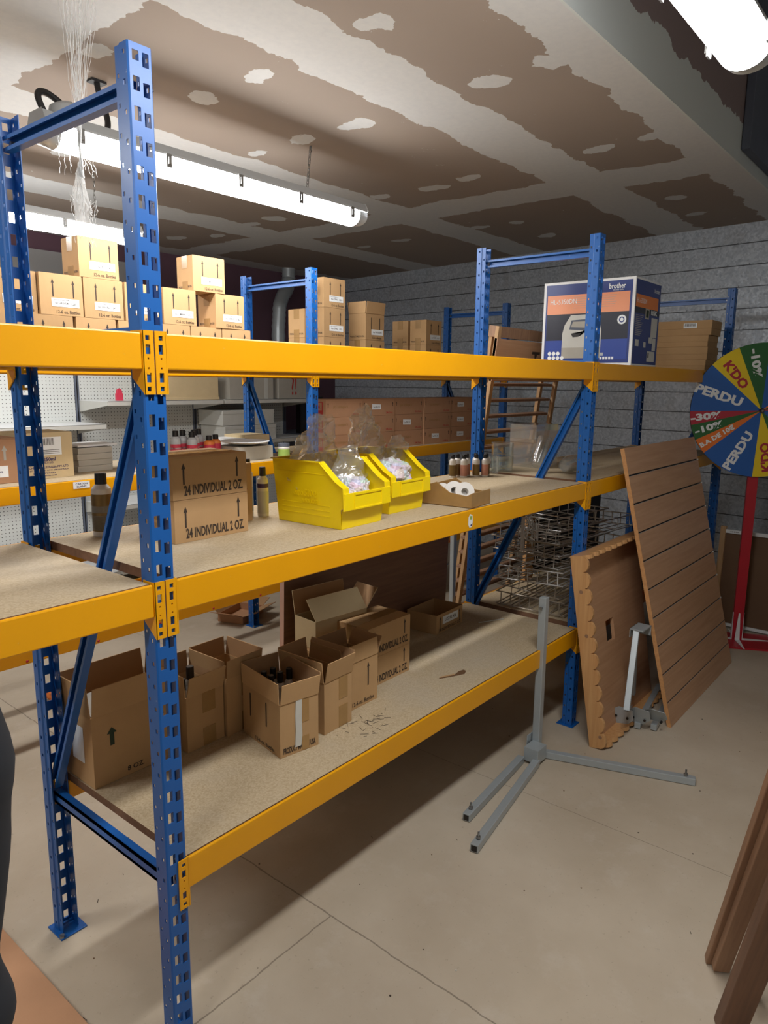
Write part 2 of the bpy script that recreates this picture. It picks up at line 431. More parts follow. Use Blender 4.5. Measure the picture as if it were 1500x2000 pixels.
# metal wall on the far right, slightly out of square with the racks
wl = MB().box(0, .08, -3.4, 5.2, 0, 3.45, M['galvwall']).build('wall_right', loc=(XF, 0, 0), rz=-math.atan(.105))
structure(wl)
structure(MB().box(XL, 5.9, YB, YB+.1, 0, 2.7, M['backwall']).build('wall_back'))
M['greywall'] = plain('grey_plaster', (150, 150, 150), .85, var=.1, scale=3)
structure(MB().box(XL, 2.75, YB-.02, YB, 0, 2.47, M['greywall']).build('trim_grey_back_wall_panel'))
structure(MB().box(XL-.1, XL, YN, YB+.1, 0, 3.5, M['plainwall']).build('wall_left'))
structure(MB().box(XL, 5.2, YN-.1, YN, 0, 3.5, M['plainwall']).build('wall_front'))
structure(MB().box(3.30, 4.72, -.20, -.158, 2.66, 3.4, M['concrete_dark']).box(4.72, 4.76, -.5, -.158, 2.62, 3.4, M['concrete_dark']).build('trim_dark_bulkhead_end', bevel=.004))  # dark boxes standing for the darker right end of the bulkhead face

# ================================================================ RACKING
POST_H = 2.09
def perforated_profile(mb, path, H, pitch, holes, m):
    """path: list of (x,y); holes: list of (s0,s1,z0,z1) in unrolled length, repeated every pitch."""
    P = [Vector(p) for p in path]; acc = [0.0]
    for a, b in zip(P, P[1:]): acc.append(acc[-1]+(b-a).length)
    cuts = sorted(set([round(a, 5) for a in acc]+[round(h[0], 5) for h in holes]+[round(h[1], 5) for h in holes]))
    def pos(s):
        for i in range(len(P)-1):
            if s <= acc[i+1]+1e-6:
                t = (s-acc[i])/max(1e-9, acc[i+1]-acc[i]); return P[i].lerp(P[i+1], min(max(t, 0), 1))
        return P[-1]
    zc = set([0.0, round(H, 5)]); k = 0
    while k*pitch < H:
        for h in holes:
            for z in (h[2], h[3]):
                zz = round(k*pitch+z, 5)
                if zz < H: zc.add(zz)
        k += 1
    zc = sorted(zc); vs = [(*pos(s), z) for z in zc for s in cuts]; n = len(cuts); fs = []
    for j in range(len(zc)-1):
        zm = (zc[j]+zc[j+1])/2; zp = zm % pitch
        last = zm > H-.012
        for i in range(n-1):
            sm = (cuts[i]+cuts[i+1])/2
            if not last and any(h[0] < sm < h[1] and h[2] < zp < h[3] for h in holes): continue
            fs.append((j*n+i, j*n+i+1, (j+1)*n+i+1, (j+1)*n+i))
    mb.add(vs, fs, m)
PATH = [(.003, .046), (.003, .029), (0, .026), (0, .003), (.003, 0), (.047, 0), (.05, .003), (.05, .026), (.047, .029), (.047, .046)]
_l = [0.0]
for a, b in zip(PATH, PATH[1:]): _l.append(_l[-1]+math.dist(a, b))
sf = _l[4]   # start of the front face
HOLES = [(sf+.0060, sf+.0192, .011, .035), (sf+.0262, sf+.0394, .004, .028),
         (_l[2]+.009, _l[2]+.016, .020, .029), (_l[6]+.009, _l[6]+.016, .020, .029),
         (_l[0]+.005, _l[0]+.011, .036, .044), (_l[8]+.006, _l[8]+.012, .036, .044)]
def post(parent, y, flip, H=POST_H):
    mb = MB(); perforated_profile(mb, PATH, H, .05, HOLES, M['blue'])
    o = mb.build('post', parent, solid=.002)
    if flip: o.rotation_euler[2] = PI; o.location = (PW, y, 0)
    else: o.location = (0, y, 0)
    fp = MB(); fp.box(-.012, .062, -.012, .066, 0, .004, M['blue']); fp.tube([(.056, .058, .003), (.056, .058, .012)], .006, M['galv'])
    fp.build('foot_plate', o, bevel=.001)
    return o
def channel(parent, name, a, b, w=.032, d=.02, closed=False):
    """C section from a to b, open towards -X"""
    a, b = Vector(a), Vector(b); ax = (b-a).normalized(); up = Vector((1, 0, 0)).cross(ax).normalized(); X = Vector((1, 0, 0))
    mb = MB(); t = .0022
    def bar(x0, x1, u0, u1):
        vs = [p+X*x+up*u for p in (a, b) for x, u in ((x0, u0), (x1, u0), (x1, u1), (x0, u1))]
        mb.add(vs, [(0, 1, 2, 3), (7, 6, 5, 4), (0, 4, 5, 1), (1, 5, 6, 2), (2, 6, 7, 3), (3, 7, 4, 0)], M['blue'])
    if closed: bar(0, t, -w/2, w/2)
    bar(d-t, d, -w/2, w/2); bar(0, d-t, w/2-t, w/2); bar(0, d-t, -w/2, -w/2+t)
    bar(0, t, w/2-t-.006, w/2-t); bar(0, t, -w/2+t, -w/2+t+.006)
    for p in (a+ax*.02, b-ax*.02):
        mb.tube([p+X*(d-.001), p+X*(d-.012)], .006, M['galv'], 6)
    return mb.build(name, parent)
def frame(x, y, label, diag='front_high'):
    t = empty('rack_upright', (x, y, 0), 0, label, 'rack upright', 'blue perforated uprights')
    post(t, 0, False); post(t, D, True)
    yi0, yi1 = .030, D-.030
    channel(t, 'horizontal_brace', (.014, yi0, 2.022), (.014, yi1, 2.022))
    if diag == 'front_high':
        channel(t, 'diagonal_brace', (.014, yi0, 1.50), (.014, yi1, .44))
        channel(t, 'horizontal_brace', (.014, yi0, .405), (.014, yi1, .405), closed=True)
        channel(t, 'horizontal_brace', (.014, yi0, 1.585), (.014, yi1, 1.585))
    else:
        channel(t, 'diagonal_brace', (.014, yi1, 1.50), (.014, yi0, .44))
        channel(t, 'horizontal_brace', (.014, yi0, .405), (.014, yi1, .405))
    return t
XS1 = [-2.045, 0, 2.051, 4.07]
XS2 = [-.055, 1.985, 4.02]
frame(XS1[1], 0, 'tall blue upright frame nearest to the camera, in the left foreground')
frame(XS1[2], 0, 'blue upright frame behind the two leaning boards, right end of the open bay')
frame(XS1[3], 0, 'blue upright frame half hidden behind the coloured wheel')
frame(XS1[0], 0, 'blue upright frame at the far left end of the front rack')
frame(XS2[1], 1.55, 'blue upright frame in the middle of the rear rack, beside the carton stacks', 'rear_high')
frame(XS2[2], 1.55, 'blue upright frame at the right end of the rear rack near the metal wall', 'rear_high')
frame(XS2[0], 1.55, 'blue upright frame at the left end of the rear rack', 'rear_high')

def connector_bm(side, m=None):
    """hook plate: L shape on the post front, x from 0 (post edge) outwards to the post centre. side=+1 plate spans +x"""
    m = m or M['yellow']; mb = MB(); w = .0235
    holes = [(.006, .016, -.040, -.022), (.006, .016, -.093, -.075), (.009, .0125, -.050, -.0465), (.009, .0125, -.068, -.0645),
             (.006, .015, -.014, -.005), (.006, .015, -.110, -.101)]
    xs = sorted(set([0, w]+[h[i] for h in holes for i in (0, 1)])); zs = sorted(set([.004, -.116]+[h[i] for h in holes for i in (2, 3)]))
    vs = [(side*x, -.004, z) for z in zs for x in xs]; n = len(xs); fs = []
    for j in range(len(zs)-1):
        for i in range(n-1):
            xm, zm = (xs[i]+xs[i+1])/2, (zs[j]+zs[j+1])/2
            if any(h[0] < xm < h[1] and h[2] < zm < h[3] for h in holes): continue
            f = (j*n+i, j*n+i+1, (j+1)*n+i+1, (j+1)*n+i); fs.append(f if side > 0 else tuple(reversed(f)))
    mb.add(vs, fs, m)
    return mb
def beam(x0, x1, y, z, label, face=-1, hb=.0688, dots=False, sticker=False):
    """beam between post left faces x0 and x1 (post left edges); face=-1: hooked on posts facing -Y"""
    a, b = x0+PW+.001, x1-.001
    t = empty('rack_beam', ((a+b)/2, y, z), 0 if face < 0 else PI, label, 'rack beam', 'yellow rack beams')
    hw = (b-a)/2
    mb = MB(); mb.box(-hw, hw, -.002, .007, -hb, 0, M['yellow']); mb.box(-hw, hw, .007, .04, -hb, -.0225, M['yellow'])
    if dots:
        for k in range(7):
            mb.lathe([(.006, 0), (.004, .002)], M['red'], 10, Matrix.Translation((-hw+.1+k*.3, -.0022, -hb+.012)) @ Matrix.Rotation(PI/2, 4, 'X'))
    if sticker:
        c = 1.165-(a+b)/2
        mb.decal(FRONT, (c, -.0026, -.034), [(-.014, -.012), (-.006, -.024), (.010, -.022), (.013, -.004), (.010, .016), (-.004, .022), (-.013, .012)], M['label'])
        mb.decal(FRONT, (c, -.0030, -.030), [(-.006, 0), (.006, -.002), (.007, .010), (-.004, .012)], M['green_label'])
        mb.decal(FRONT, (c, -.0030, -.050), [(-.003, 0), (.008, -.004), (.010, .006)], M['ink_blue'])
    mb.build('beam_body', t, bevel=.003)
    for sx in (-1, 1):
        cb = connector_bm(sx)       # plate reaches over the post front
        c = cb.build('connector', t, (sx*(hw+.001), 0, 0), solid=.003)
        sb = MB()
        sb.add([(0, -.004, .004), (0, .036, .004), (0, .036, -.085), (0, .016, -.100), (0, -.004, -.116)], [(0, 1, 2, 3, 4)], M['yellow'])
        sb.build('side_plate', c, (-sx*.0006, 0, 0), solid=.0025)
    return t
def board(x0, x1, y, z, label, y1=None, t=.021, gap=.006):
    mb = MB(); xa, xb = x0, x1; ya, yb = y+.0085, (y1 if y1 else y+D-.0085)
    vs = [(x, yy, zz) for zz in (z-t, z+.0005) for yy in (ya, yb) for x in (xa, xb)]
    mb.add(vs, [(4, 5, 7, 6), (0, 2, 3, 1)], M['chip'])
    mb.add(vs, [(0, 1, 5, 4), (2, 6, 7, 3), (0, 4, 6, 2), (1, 3, 7, 5)], M['chip_edge'])
    return tag(mb.build('shelf_board'), label, 'shelf board', 'chipboard shelf panels')
lev = {'top': ZT, 'middle': ZM, 'bottom': ZL}
bays1 = [(XS1[0], XS1[1], 'left bay', ('top', 'middle')), (XS1[1], XS1[2], 'centre bay', ('top', 'middle', 'bottom')), (XS1[2], XS1[3], 'far right bay', ('top', 'middle', 'bottom'))]
for xa, xb, bn, ls in bays1:
    for l in ls:
        hb = .0688 if l != 'bottom' else .075
        beam(xa, xb, 0, lev[l], f'yellow {l} front beam of the front rack, {bn}', -1, hb, sticker=(l == 'middle' and bn == 'centre bay'))
        beam(xa, xb, D, lev[l], f'yellow {l} rear beam of the front rack, {bn}', 1, hb)
        e0 = xa+PW+.004 if not (bn == 'left bay') else xa+PW+.004
        e1 = xb-.004
        board(e0, e1, 0, lev[l], f'chipboard shelf on the {l} beams of the front rack, {bn}')
bays2 = [(XS2[0], XS2[1], 'left bay'), (XS2[1], XS2[2], 'right bay')]
for xa, xb, bn in bays2:
    for l in ('top', 'middle', 'bottom'):
        beam(xa, xb, 1.55, lev[l], f'yellow {l} front beam of the rear rack, {bn}', -1, dots=(l == 'bottom'))
        beam(xa, xb, 1.55+D, lev[l], f'yellow {l} rear beam of the rear rack, {bn}', 1)
        if l != 'bottom' or bn == 'right bay':
            board(xa+PW+.004, xb-.004, 1.55, lev[l], f'chipboard shelf on the {l} beams of the rear rack, {bn}')
mb = MB(); mb.decal(FRONT, (0, 0, 0), rect(-.035, .035, -.014, .014), M['label'])
mb.text('CARTON', FRONT, (0, -.0004, .005), .007, M['ink_blue'], .05); mb.text('BLANC', FRONT, (0, -.0004, -.006), .007, M['ink_blue'], .04)
tag(mb.build('shelf_label', loc=(.665, 1.5464, 1.078), solid=.0004), 'small white handwritten label stuck on the yellow middle beam at left', 'label')

# ================================================================ LAMPS
def lamp(x0, x1, y, z, label):
    t = empty('strip_lamp', ((x0+x1)/2, y, z), 0, label, 'strip light', 'hanging fluorescent strip lights')
    h = (x1-x0)/2; n = 12
    prof_top = [(-.060, .022), (-.060, .030), (-.042, .062), (.042, .062), (.060, .030), (.060, .022)]
    mb = MB(); vs = [(x, py, pz) for x in (-h, h) for py, pz in prof_top]; k = len(prof_top)
    mb.add(vs, [(i, i+1, k+i+1, k+i) for i in range(k-1)]+[tuple(range(k)), tuple(reversed(range(k, 2*k)))], M['lampgrey'])
    mb.build('housing', t, bevel=.003)
    prof = [(-.058, .022)]+[(-.058*math.cos(PI*i/n), -.045*math.sin(PI*i/n)) for i in range(n+1)]+[(.058, .022)]
    mb = MB(); hh = h-.055; vs = [(x, py, pz) for x in (-hh, hh) for py, pz in prof]; k = n+3
    mb.add(vs, [(i, k+i, k+i+1, i+1) for i in range(n+2)], M['tube'], True)
    mb.build('diffuser', t)
    for sx in (-1, 1):
        mb = MB(); vs = [(sx*hh, py, pz) for py, pz in prof]+[(sx*h, py*.98, pz*.8) for py, pz in prof]
        mb.add(vs, [(i, k+i, k+i+1, i+1) if sx > 0 else (i, i+1, k+i+1, k+i) for i in range(n+2)]+[tuple(range(k, 2*k)) if sx > 0 else tuple(reversed(range(k, 2*k)))], M['bottle_clear'], True)
        mb.build('end_cap', t)
    for i in range(5):
        cx = -h+.12+i*(2*h-.24)/4
        for sy in (-1, 1):
            mb = MB(); mb.box(cx-.012, cx+.012, sy*.066-.003, sy*.066+.003, -.022, .026, M['galv']); mb.box(cx-.006, cx+.006, sy*.072-.003, sy*.072+.003, -.012, .014, M['galv'])
            mb.build('clip', t, bevel=.001)
    return t
lp = lamp(.45, 2.05, 1.275, 2.305, 'long lit strip light hanging behind the tall blue upright')
lamp(.05, 1.65, 2.62, 2.30, 'lit strip light further back, above the stacked cartons at left')
lamp(-.28, 1.32, -.685, 2.31, 'bright strip light cut off by the top right corner of the photo')
lamp(-2.6, -1.0, -.685, 2.31, 'added unseen strip light above and behind the camera position')  # unseen lamp, added to lift the light at the front
lamp(-2.3, -.7, 1.275, 2.305, 'unseen strip light hanging above the left bay')  # unseen lamp, carries the long strip light's row on leftwards
def chain(p0, p1, label):
    p0, p1 = Vector(p0), Vector(p1); n = max(3, int((p1-p0).length/.022)); mb = MB(); d = (p1-p0)/n
    for i in range(n):
        a = p0+d*i; c = a+d*.5; ln = d.length*.72; side = Vector((1, 0, 0)) if i % 2 else Vector((0, 1, 0)); ax = d.normalized()
        ring = [c+ax*ln*math.cos(t)+side*.006*math.sin(t) for t in [2*PI*k/10 for k in range(11)]]
        mb.tube(ring, .0016, M['galv'], 5, False)
    mb.tube([p0, p0+Vector((0, 0, -.01)), p0+Vector((.008, 0, -.018)), p0+Vector((0, 0, -.026))], .0022, M['galv'], 5)
    return tag(mb.build('chain'), label, 'chain', 'lamp chains')
chain((1.80, 1.36, 2.598), (1.69, 1.275, 2.36), 'thin chain holding the right end of the long strip light')
chain((.93, 1.33, 2.598), (.85, 1.275, 2.36), 'thin chain holding the strip light just left of the tall upright')
chain((.3, 2.62, 2.598), (.3, 2.62, 2.355), 'thin chain at the left end of the rear strip light')
chain((1.4, 2.62, 2.598), (1.4, 2.62, 2.355), 'thin chain at the right end of the rear strip light')
chain((0, -.685, 3.398), (0, -.685, 2.365), 'long chain of the top right strip light, left one')
chain((1.1, -.685, 3.398), (1.1, -.685, 2.365), 'long chain of the top right strip light, right one')
for cx, cy, zt in ((-2.4, -.685, 3.398), (-1.2, -.685, 3.398), (-2.1, 1.275, 2.598), (-.9, 1.275, 2.598)):
    chain((cx, cy, zt), (cx, cy, 2.362), f'{"outer" if cx < -2 else "inner"} chain of the unseen lamp {"behind the camera" if cy < 0 else "above the left bay"}')
# junction box and cable on the lamp
mb = MB(); mb.lathe([(.06, 0), (.062, .02), (.056, .045), (.03, .06), (0, .062)], M['lampgrey'], 20)
tag(mb.build('junction_box', loc=(.56, 1.275, 2.358)), 'round grey junction box on top of the long strip light', 'junction box')
mb = MB(); pts = []
for i in range(25):
    u = i/24; pass
ctl = [(.49, 1.29, 2.37), (.475, 1.30, 2.42), (.49, 1.31, 2.445), (.53, 1.32, 2.445), (.58, 1.32, 2.42), (.63, 1.325, 2.39), (.69, 1.33, 2.375), (.74, 1.345, 2.39), (.77, 1.38, 2.44), (.78, 1.42, 2.50), (.78, 1.45, 2.56), (.78, 1.46, 2.598)]
for i in range(len(ctl)-1):
    p0, p1, p2, p3 = (Vector(ctl[max(0, min(len(ctl)-1, i+k))]) for k in (-1, 0, 1, 2))
    for q in range(4):
        u = q/4; pts.append(.5*((2*p1)+(p2-p0)*u+(2*p0-5*p1+4*p2-p3)*u*u+(3*p1-p0-3*p2+p3)*u**3))
mb.tube(pts+[ctl[-1]], .011, M['rubber'], 10)
mb.box(.75, .81, 1.44, 1.48, 2.590, 2.598, M['rubber'])
tag(mb.build('power_cable'), 'thick black cable looping over the long strip light up to the ceiling', 'cable')

# ================================================================ CARTONS
def arrow(mb, R3, pos, h, w, m, head=.3):
    s = w*.42
    mb.decal(R3, pos, [(-s/2, -h/2), (s/2, -h/2), (s/2, h/2-h*head), (w/2, h/2-h*head), (0, h/2), (-w/2, h/2-h*head), (-s/2, h/2-h*head)], m)
def carton_mesh(mb, w, d, h, m, tape_left=True, wob=0):
    """closed carton standing on z=0, front at y=0, left face at x=0"""
    t = .003
    mb.box(0, w, 0, d, .0, h-.0035, m)
    mb.box(.0008, w-.0008, .0006, d/2-.0012, h-.0035, h, m); mb.box(.0008, w-.0008, d/2+.0012, d-.0006, h-.0035, h, m)
    if tape_left:
        mb.box(-.0006, w+.0006, d/2-.022, d/2+.022, h-.0002, h+.0005, M['tape'])
        mb.box(-.0008, .0002, d/2-.022, d/2+.022, h-.055, h+.0004, M['tape'])
        mb.box(-.0008, .0002, d/2-.022, d/2+.022, .0, .045, M['tape'])
def bottle_carton(loc, label, group, rz=0, code='3451', colour='Raw Umber', stick=True, w=.172, d=.132, h=.157, made=True, mat='kraft', lab_dx=.0, rot_label=-.0):
    mb = MB(); carton_mesh(mb, w, d, h, M[mat])
    e = -.0007
    arrow(mb, FRONT, (w*.30, e, h*.66), h*.44, .012, M['ink'], .25); arrow(mb, FRONT, (w*.78, e, h*.66), h*.44, .012, M['ink'], .25)
    mb.text('12-6 oz. Bottles', FRONT, (w*.64, e, h*.09), .013, M['ink'], w*.56)
    mb.text('PRODUCT MADE IN USA', LEFT, (e, d*.5, h*.13), .010, M['ink'], d*.82, .02)
    if stick:
        mb.decal(FRONT, (w*.58+lab_dx, e-.0003, h*.31), rect(-.056, .056, -.016, .016), M['label'])
        mb.text('JO SONJA\'S ®', FRONT, (w*.56+lab_dx-.012, e-.0006, h*.31+.009), .006, M['ink'], .06)
        mb.text('6oz '+colour, FRONT, (w*.56+lab_dx-.012, e-.0006, h*.31-.002), .009, M['ink'], .052)
        mb.text(code+' -', FRONT, (w*.58+lab_dx+.036, e-.0006, h*.31-.003), .009, M['ink'], .026)
    return tag(mb.build('carton', loc=loc, rz=rz, bevel=.0018), label, 'cardboard box', group)
G1 = 'paint cartons stacked on the top shelf of the rear rack'
Y0 = 1.602; h1, h2, h3 = ZT+.001, ZT+.159, ZT+.317
row1 = [(.16, .0), (.345, .0), (.53, .0), (.715, .0), (.90, .0), (1.085, .0), (1.262, .0), (1.44, 0)]
names1 = ['outermost at left', 'second from left', 'third from left', 'fourth from left, with creased top edge', 'directly left of the tall upright', 'directly right of the tall upright', 'second right of the tall upright', 'rightmost of the left group']
for (x, dy), nm in zip(row1, names1):
    bottle_carton((x, Y0+dy, h1), f'lowest row carton on the rear top shelf, {nm}', G1, code='3455', stick=False)
bottle_carton((.215, Y0, h2), 'carton partly hidden behind the leftmost blue post', G1, code='3402', colour='Sienna')
bottle_carton((.40, Y0+.015, h2), 'carton just right of the leftmost blue post, second row', G1, code='3385', colour='Carbon')
bottle_carton((.577, Y0, h2), 'carton marked 3285, second row, below left of the topmost carton', G1, code='3285', colour='GERANIUM')
bottle_carton((.755, Y0, h2), 'carton marked 3451, second row, directly under the topmost carton', G1, code='3451', colour='Indian Blue')
bottle_carton((.937, Y0, h2), 'carton half hidden behind the tall upright, second row', G1, code='3451', colour='Red Earth')
bottle_carton((.742, Y0, h3), 'topmost carton at left, cobweb hanging over it', G1, code='3451', colour='Indian Blue')
bottle_carton((1.122, Y0, h2), 'carton marked 3403 just right of the tall upright, second row', G1, code='3403', colour='UMBER')
bottle_carton((1.402, Y0-.004, h2), 'carton marked 3286, rightmost of the second row, left group', G1, rz=.02, code='3286', colour='NIMBUS')
bottle_carton((1.285, Y0+.002, h3), 'topmost carton right of the tall upright', G1, rz=-.05, code='3286', colour='NIMBUS')
# middle group
for y, nm in ((Y0, 'front'), (Y0+.15, 'rear')):
    for k in range(3 if nm == 'front' else 2):
        z = ZT+.001+.158*k
        bottle_carton((2.132, y, z), f'carton in the {nm} stack beside the middle rear upright, {["bottom", "second", "top"][k]}', G1, code='3221', colour='OPAL', stick=(nm == 'front' and k > 0))
for k in range(2):
    z = ZT+.001+.158*k
    if k == 0: bottle_carton((2.483, Y0, z), 'closed carton underneath the open topped carton on the rear rack', G1, stick=False)
for y, nm in ((Y0, 'front'), (Y0+.15, 'rear')):
    for k in range(2):
        bottle_carton((3.082, y, ZT+.001+.158*k), f'carton in the low right pair of stacks on the rear rack, {nm} {["bottom", "top"][k]}', G1, code='3411', colour='WHITE', stick=(nm == 'front' and k > 0))

def open_carton(name, loc, rz, w, d, h, label, group, flaps=(60, 60, 60, 60), mat='kraft', marks=None, fl=.5, cat='cardboard box'):
    """open box, front y=0, left x=0. flaps: outward opening angles from vertical for front, right, back, left (None = no flap)."""
    t = empty(name, loc, rz, label, cat, group); th = .003
    mb = MB(); m, mi = M[mat], M['kraft_in']
    mb.box(0, w, 0, d, 0, th, m)
    mb.box(0, w, 0, th, th, h, m); mb.box(0, w, d-th, d, th, h, m); mb.box(0, th, th, d-th, th, h, m); mb.box(w-th, w, th, d-th, th, h, m)
    if marks: marks(mb, w, d, h)
    mb.build('box_body', t)
    fh = min(d, w)*fl
    for i, a in enumerate(flaps):
        if a is None: continue
        f = MB(); ln = w if i in (0, 2) else d; ln -= .003
        f.box(-ln/2, ln/2, -.0028, 0, 0, fh, m)
        f.box(-ln/2+.001, ln/2-.001, 0, .0004, .001, fh-.001, mi)
        o = f.build('flap', t)
        base = {0: ((w/2, 0, h), 0), 1: ((w, d/2, h), PI/2), 2: ((w/2, d, h), PI), 3: ((0, d/2, h), -PI/2)}[i]
        o.rotation_euler = (math.radians(a), 0, base[1]); o.location = base[0]
    return t
def marks_arrows_left(mb, w, d, h):
    pass
# open carton on rear rack
open_carton('open_carton', (2.483, Y0, ZT+.160), 0, .168, .134, .152, 'open carton with raised flaps on the rear rack top shelf', G1, (6, 10, 8, -4),
    marks=lambda mb, w, d, h: (mb.decal(FRONT, (w*.3, -.0008, h*.62), rect(-.003, .003, -.034, .034), M['ink']), mb.decal(FRONT, (w*.75, -.0008, h*.62), rect(-.003, .003, -.034, .034), M['ink']),
        mb.decal(FRONT, (w*.62, -.0010, h*.30), rect(-.054, .054, -.016, .016), M['label']), mb.text('6oz WHITE 3411', FRONT, (w*.62, -.0014, h*.30), .010, M['ink'], .08),
        mb.text('12-6 oz. Bottles', FRONT, (w*.6, -.0008, h*.09), .012, M['ink'], w*.5), mb.text('PRODUCT MADE IN USA', LEFT, (-.0008, d*.5, h*.13), .010, M['ink'], d*.82, .02)))

# wall of flat cartons, rear rack middle shelf
G2 = 'flat reddish cartons walled up on the middle shelf of the rear rack'
for r in range(3):
    for c in range(5):
        x0 = 2.146+[0, .314, .625, .93, 1.24][c]; w = [.310, .306, .300, .306, .305][c]
        if c == 4: w = .30
        mb = MB(); hh = .1015; carton_mesh(mb, w, .145, hh, M['kraft_red'], False)
        mb.box(.0, w, .07, .075, hh-.0005, hh+.0003, M['tape'])
        for q in (.05, .93): arrow(mb, FRONT, (w*q, -.0007, hh*.68), .026, .010, M['ink'], .4)
        mb.text('JO SONJA\'S', FRONT, (w*.38, -.0007, hh*.55), .016, M['ink_red' if (r+c) % 3 == 5 else 'tape'], w*.4)
        mb.text('24-2oz', FRONT, (w*.82, -.0007, hh*.16), .012, M['ink_red'], w*.22)
        if (r, c) in ((2, 1), (1, 2), (0, 3), (2, 4), (1, 4), (0, 4)):
            mb.decal(FRONT, (w*.42, -.0010, hh*.52), [(-.042, -.016), (.042, -.019 if r == 1 else -.016), (.042, .014), (-.042, .017)], M['label'])
            mb.text('2oz TEAL 321', FRONT, (w*.42, -.0014, hh*.5), .010, M['ink'], .06)
        if c == 0:
            mb.decal(LEFT, (-.0008, .055, hh*.5), rect(-.03, .03, -.035, .035), M['ink_red'])
            mb.decal(LEFT, (-.0012, .055, hh*.55), rect(-.022, .022, -.016, .026), M['kraft_red']); mb.text('A', LEFT, (-.0016, .055, hh*.6), .03, M['ink_red'])
        tag(mb.build('flat_carton', loc=(x0, 1.60+.003*((r*3+c) % 3), ZM+.001+r*.1025), bevel=.0015),
            f'flat reddish carton in the carton wall, {["bottom", "middle", "top"][r]} row, {["first", "second", "third", "fourth", "fifth"][c]} from left', 'cardboard box', G2)

# 24 INDIVIDUAL cartons
def marks24(mb, w, h, d=.155, short=False):
    arrow(mb, FRONT, (w*.14 if not short else w*.1, -.0007, h*.60), h*.50, .012, M['ink'], .28); arrow(mb, FRONT, (w*.86, -.0007, h*.66), h*.50, .012, M['ink'], .28)
    mb.text('24 INDIVIDUAL 2 OZ.', FRONT, (w*.54, -.0007, h*.21), .0265, M['ink'], w*.80, .03)
def carton24(loc, label, group, rz=0, w=.232, d=.155, h=.108):
    mb = MB(); carton_mesh(mb, w, d, h, M['kraft'], True); marks24(mb, w, h)
    return tag(mb.build('carton', loc=loc, rz=rz, bevel=.0018), label, 'cardboard box', group)
G3 = 'two cartons stacked on the middle shelf by the tall upright'
carton24((.237, .270, ZM+.001), 'lower of the two 24 INDIVIDUAL 2 OZ cartons beside the tall upright', G3)
carton24((.237, .272, ZM+.110), 'upper of the two 24 INDIVIDUAL 2 OZ cartons beside the tall upright', G3)
G4 = 'two cartons stacked on the bottom shelf'
carton24((.979, .272, ZL+.001), 'lower 24 INDIVIDUAL carton on the bottom shelf, under its twin', G4)
carton24((.977, .270, ZL+.110), 'upper 24 INDIVIDUAL carton on the bottom shelf, resting on its twin', G4)
mb = MB(); carton_mesh(mb, .10, .08, .17, M['kraft'], False)
for i, (tx, zz) in enumerate((('FLOW', .092), ('medium', .078), ('art', .066), ('fluide', .054))): mb.text(tx, FRONT, (.062, -.0007, zz), .010, M['ink_red'], .04)
tag(mb.build('carton', loc=(.473, .375, ZM+.001), bevel=.0015), 'small kraft box standing half hidden behind the two stacked cartons', 'cardboard box')

# open boxes on the bottom shelf
GB = 'opened boxes on the bottom shelf'
def m1(mb, w, d, h):
    for q in (.22, .80): mb.decal(FRONT, (w*q, -.0009, h*.66), [(-.006, -.025), (.006, -.025), (.006, .008), (.014, .008), (0, .025), (-.014, .008), (-.006, .008)], M['ink_green'])
    mb.text('8 OZ.', FRONT, (w*.48, -.0009, h*.10), .014, M['ink'], .05, .02)
    mb.decal(LEFT, (-.0009, d*.5, h*.55), rect(-.03, .03, -.05, .05), M['label'])
open_carton('open_carton', (.058, .405, ZL+.001), 0, .245, .148, .195, 'large open box marked 8 OZ behind the tall upright', GB, (8, 5, 8, 4), marks=m1, fl=.55)
def m2(mb, w, d, h):
    mb.box(w*.42, w*.42+.045, -.0010, 0, h*.62, h-.002, M['tape']); mb.box(w*.42, w*.42+.045, -.0010, 0, .002, h*.34, M['tape'])
pf = MB(); pf.add([(.004, .004, .197), (.075, .030, .235), (.070, .110, .215), (.004, .140, .197)], [(0, 1, 2, 3)], M['offwhite'])
bx = [o for o in bpy.data.objects if o.get('label') == 'large open box marked 8 OZ behind the tall upright'][0]
po = pf.build('inner_flap', bx, solid=.002); po['label'] = 'pale inner flap'
open_carton('open_carton', (.322, .378, ZL+.001), .02, .130, .165, .165, 'open box with bottles directly right of the tall upright', GB, (14, 4, 4, 4), marks=m2, fl=.5)
open_carton('open_carton', (.457, .372, ZL+.001), .02, .134, .168, .180, 'open box between the bottle box and the front box, bottom shelf', GB, (3, 8, 4, 3), marks=m2, fl=.42)
def m4(mb, w, d, h):
    mb.text('PRODUCT MADE IN USA', FRONT, (w*.5, -.0009, h*.11), .019, M['ink'], w*.84, .03)
    mb.box(w*.56, w*.56+.024, -.0010, 0, h*.55, h-.002, M['tape']); mb.box(w*.56, w*.56+.024, -.0010, 0, .002, h*.28, M['tape'])
    mb.add([(w*.40, -.0022, h*1.0), (w*.56, -.0022, h*1.0), (w*.55, -.0022, h*.6), (w*.56, -.0022, h*.3), (w*.53, -.0022, h*.12), (w*.37, -.0022, h*.12), (w*.39, -.0022, h*.45), (w*.38, -.0022, h*.7)], [tuple(range(8))], M['offwhite'])
    for q in (.35, .78): mb.decal(LEFT, (-.0009, d*q, h*.66), rect(-.003, .003, -.036, .036), M['ink'])
    mb.text('12-6 oz. Bottles', LEFT, (-.0009, d*.4, h*.08), .012, M['ink'], d*.5)
open_carton('open_carton', (.472, .158, ZL+.001), -.175, .130, .205, .160, 'open box printed PRODUCT MADE IN USA with white tape strip on the bottom shelf', GB, (10, 8, 5, 2), marks=m4, fl=.47)
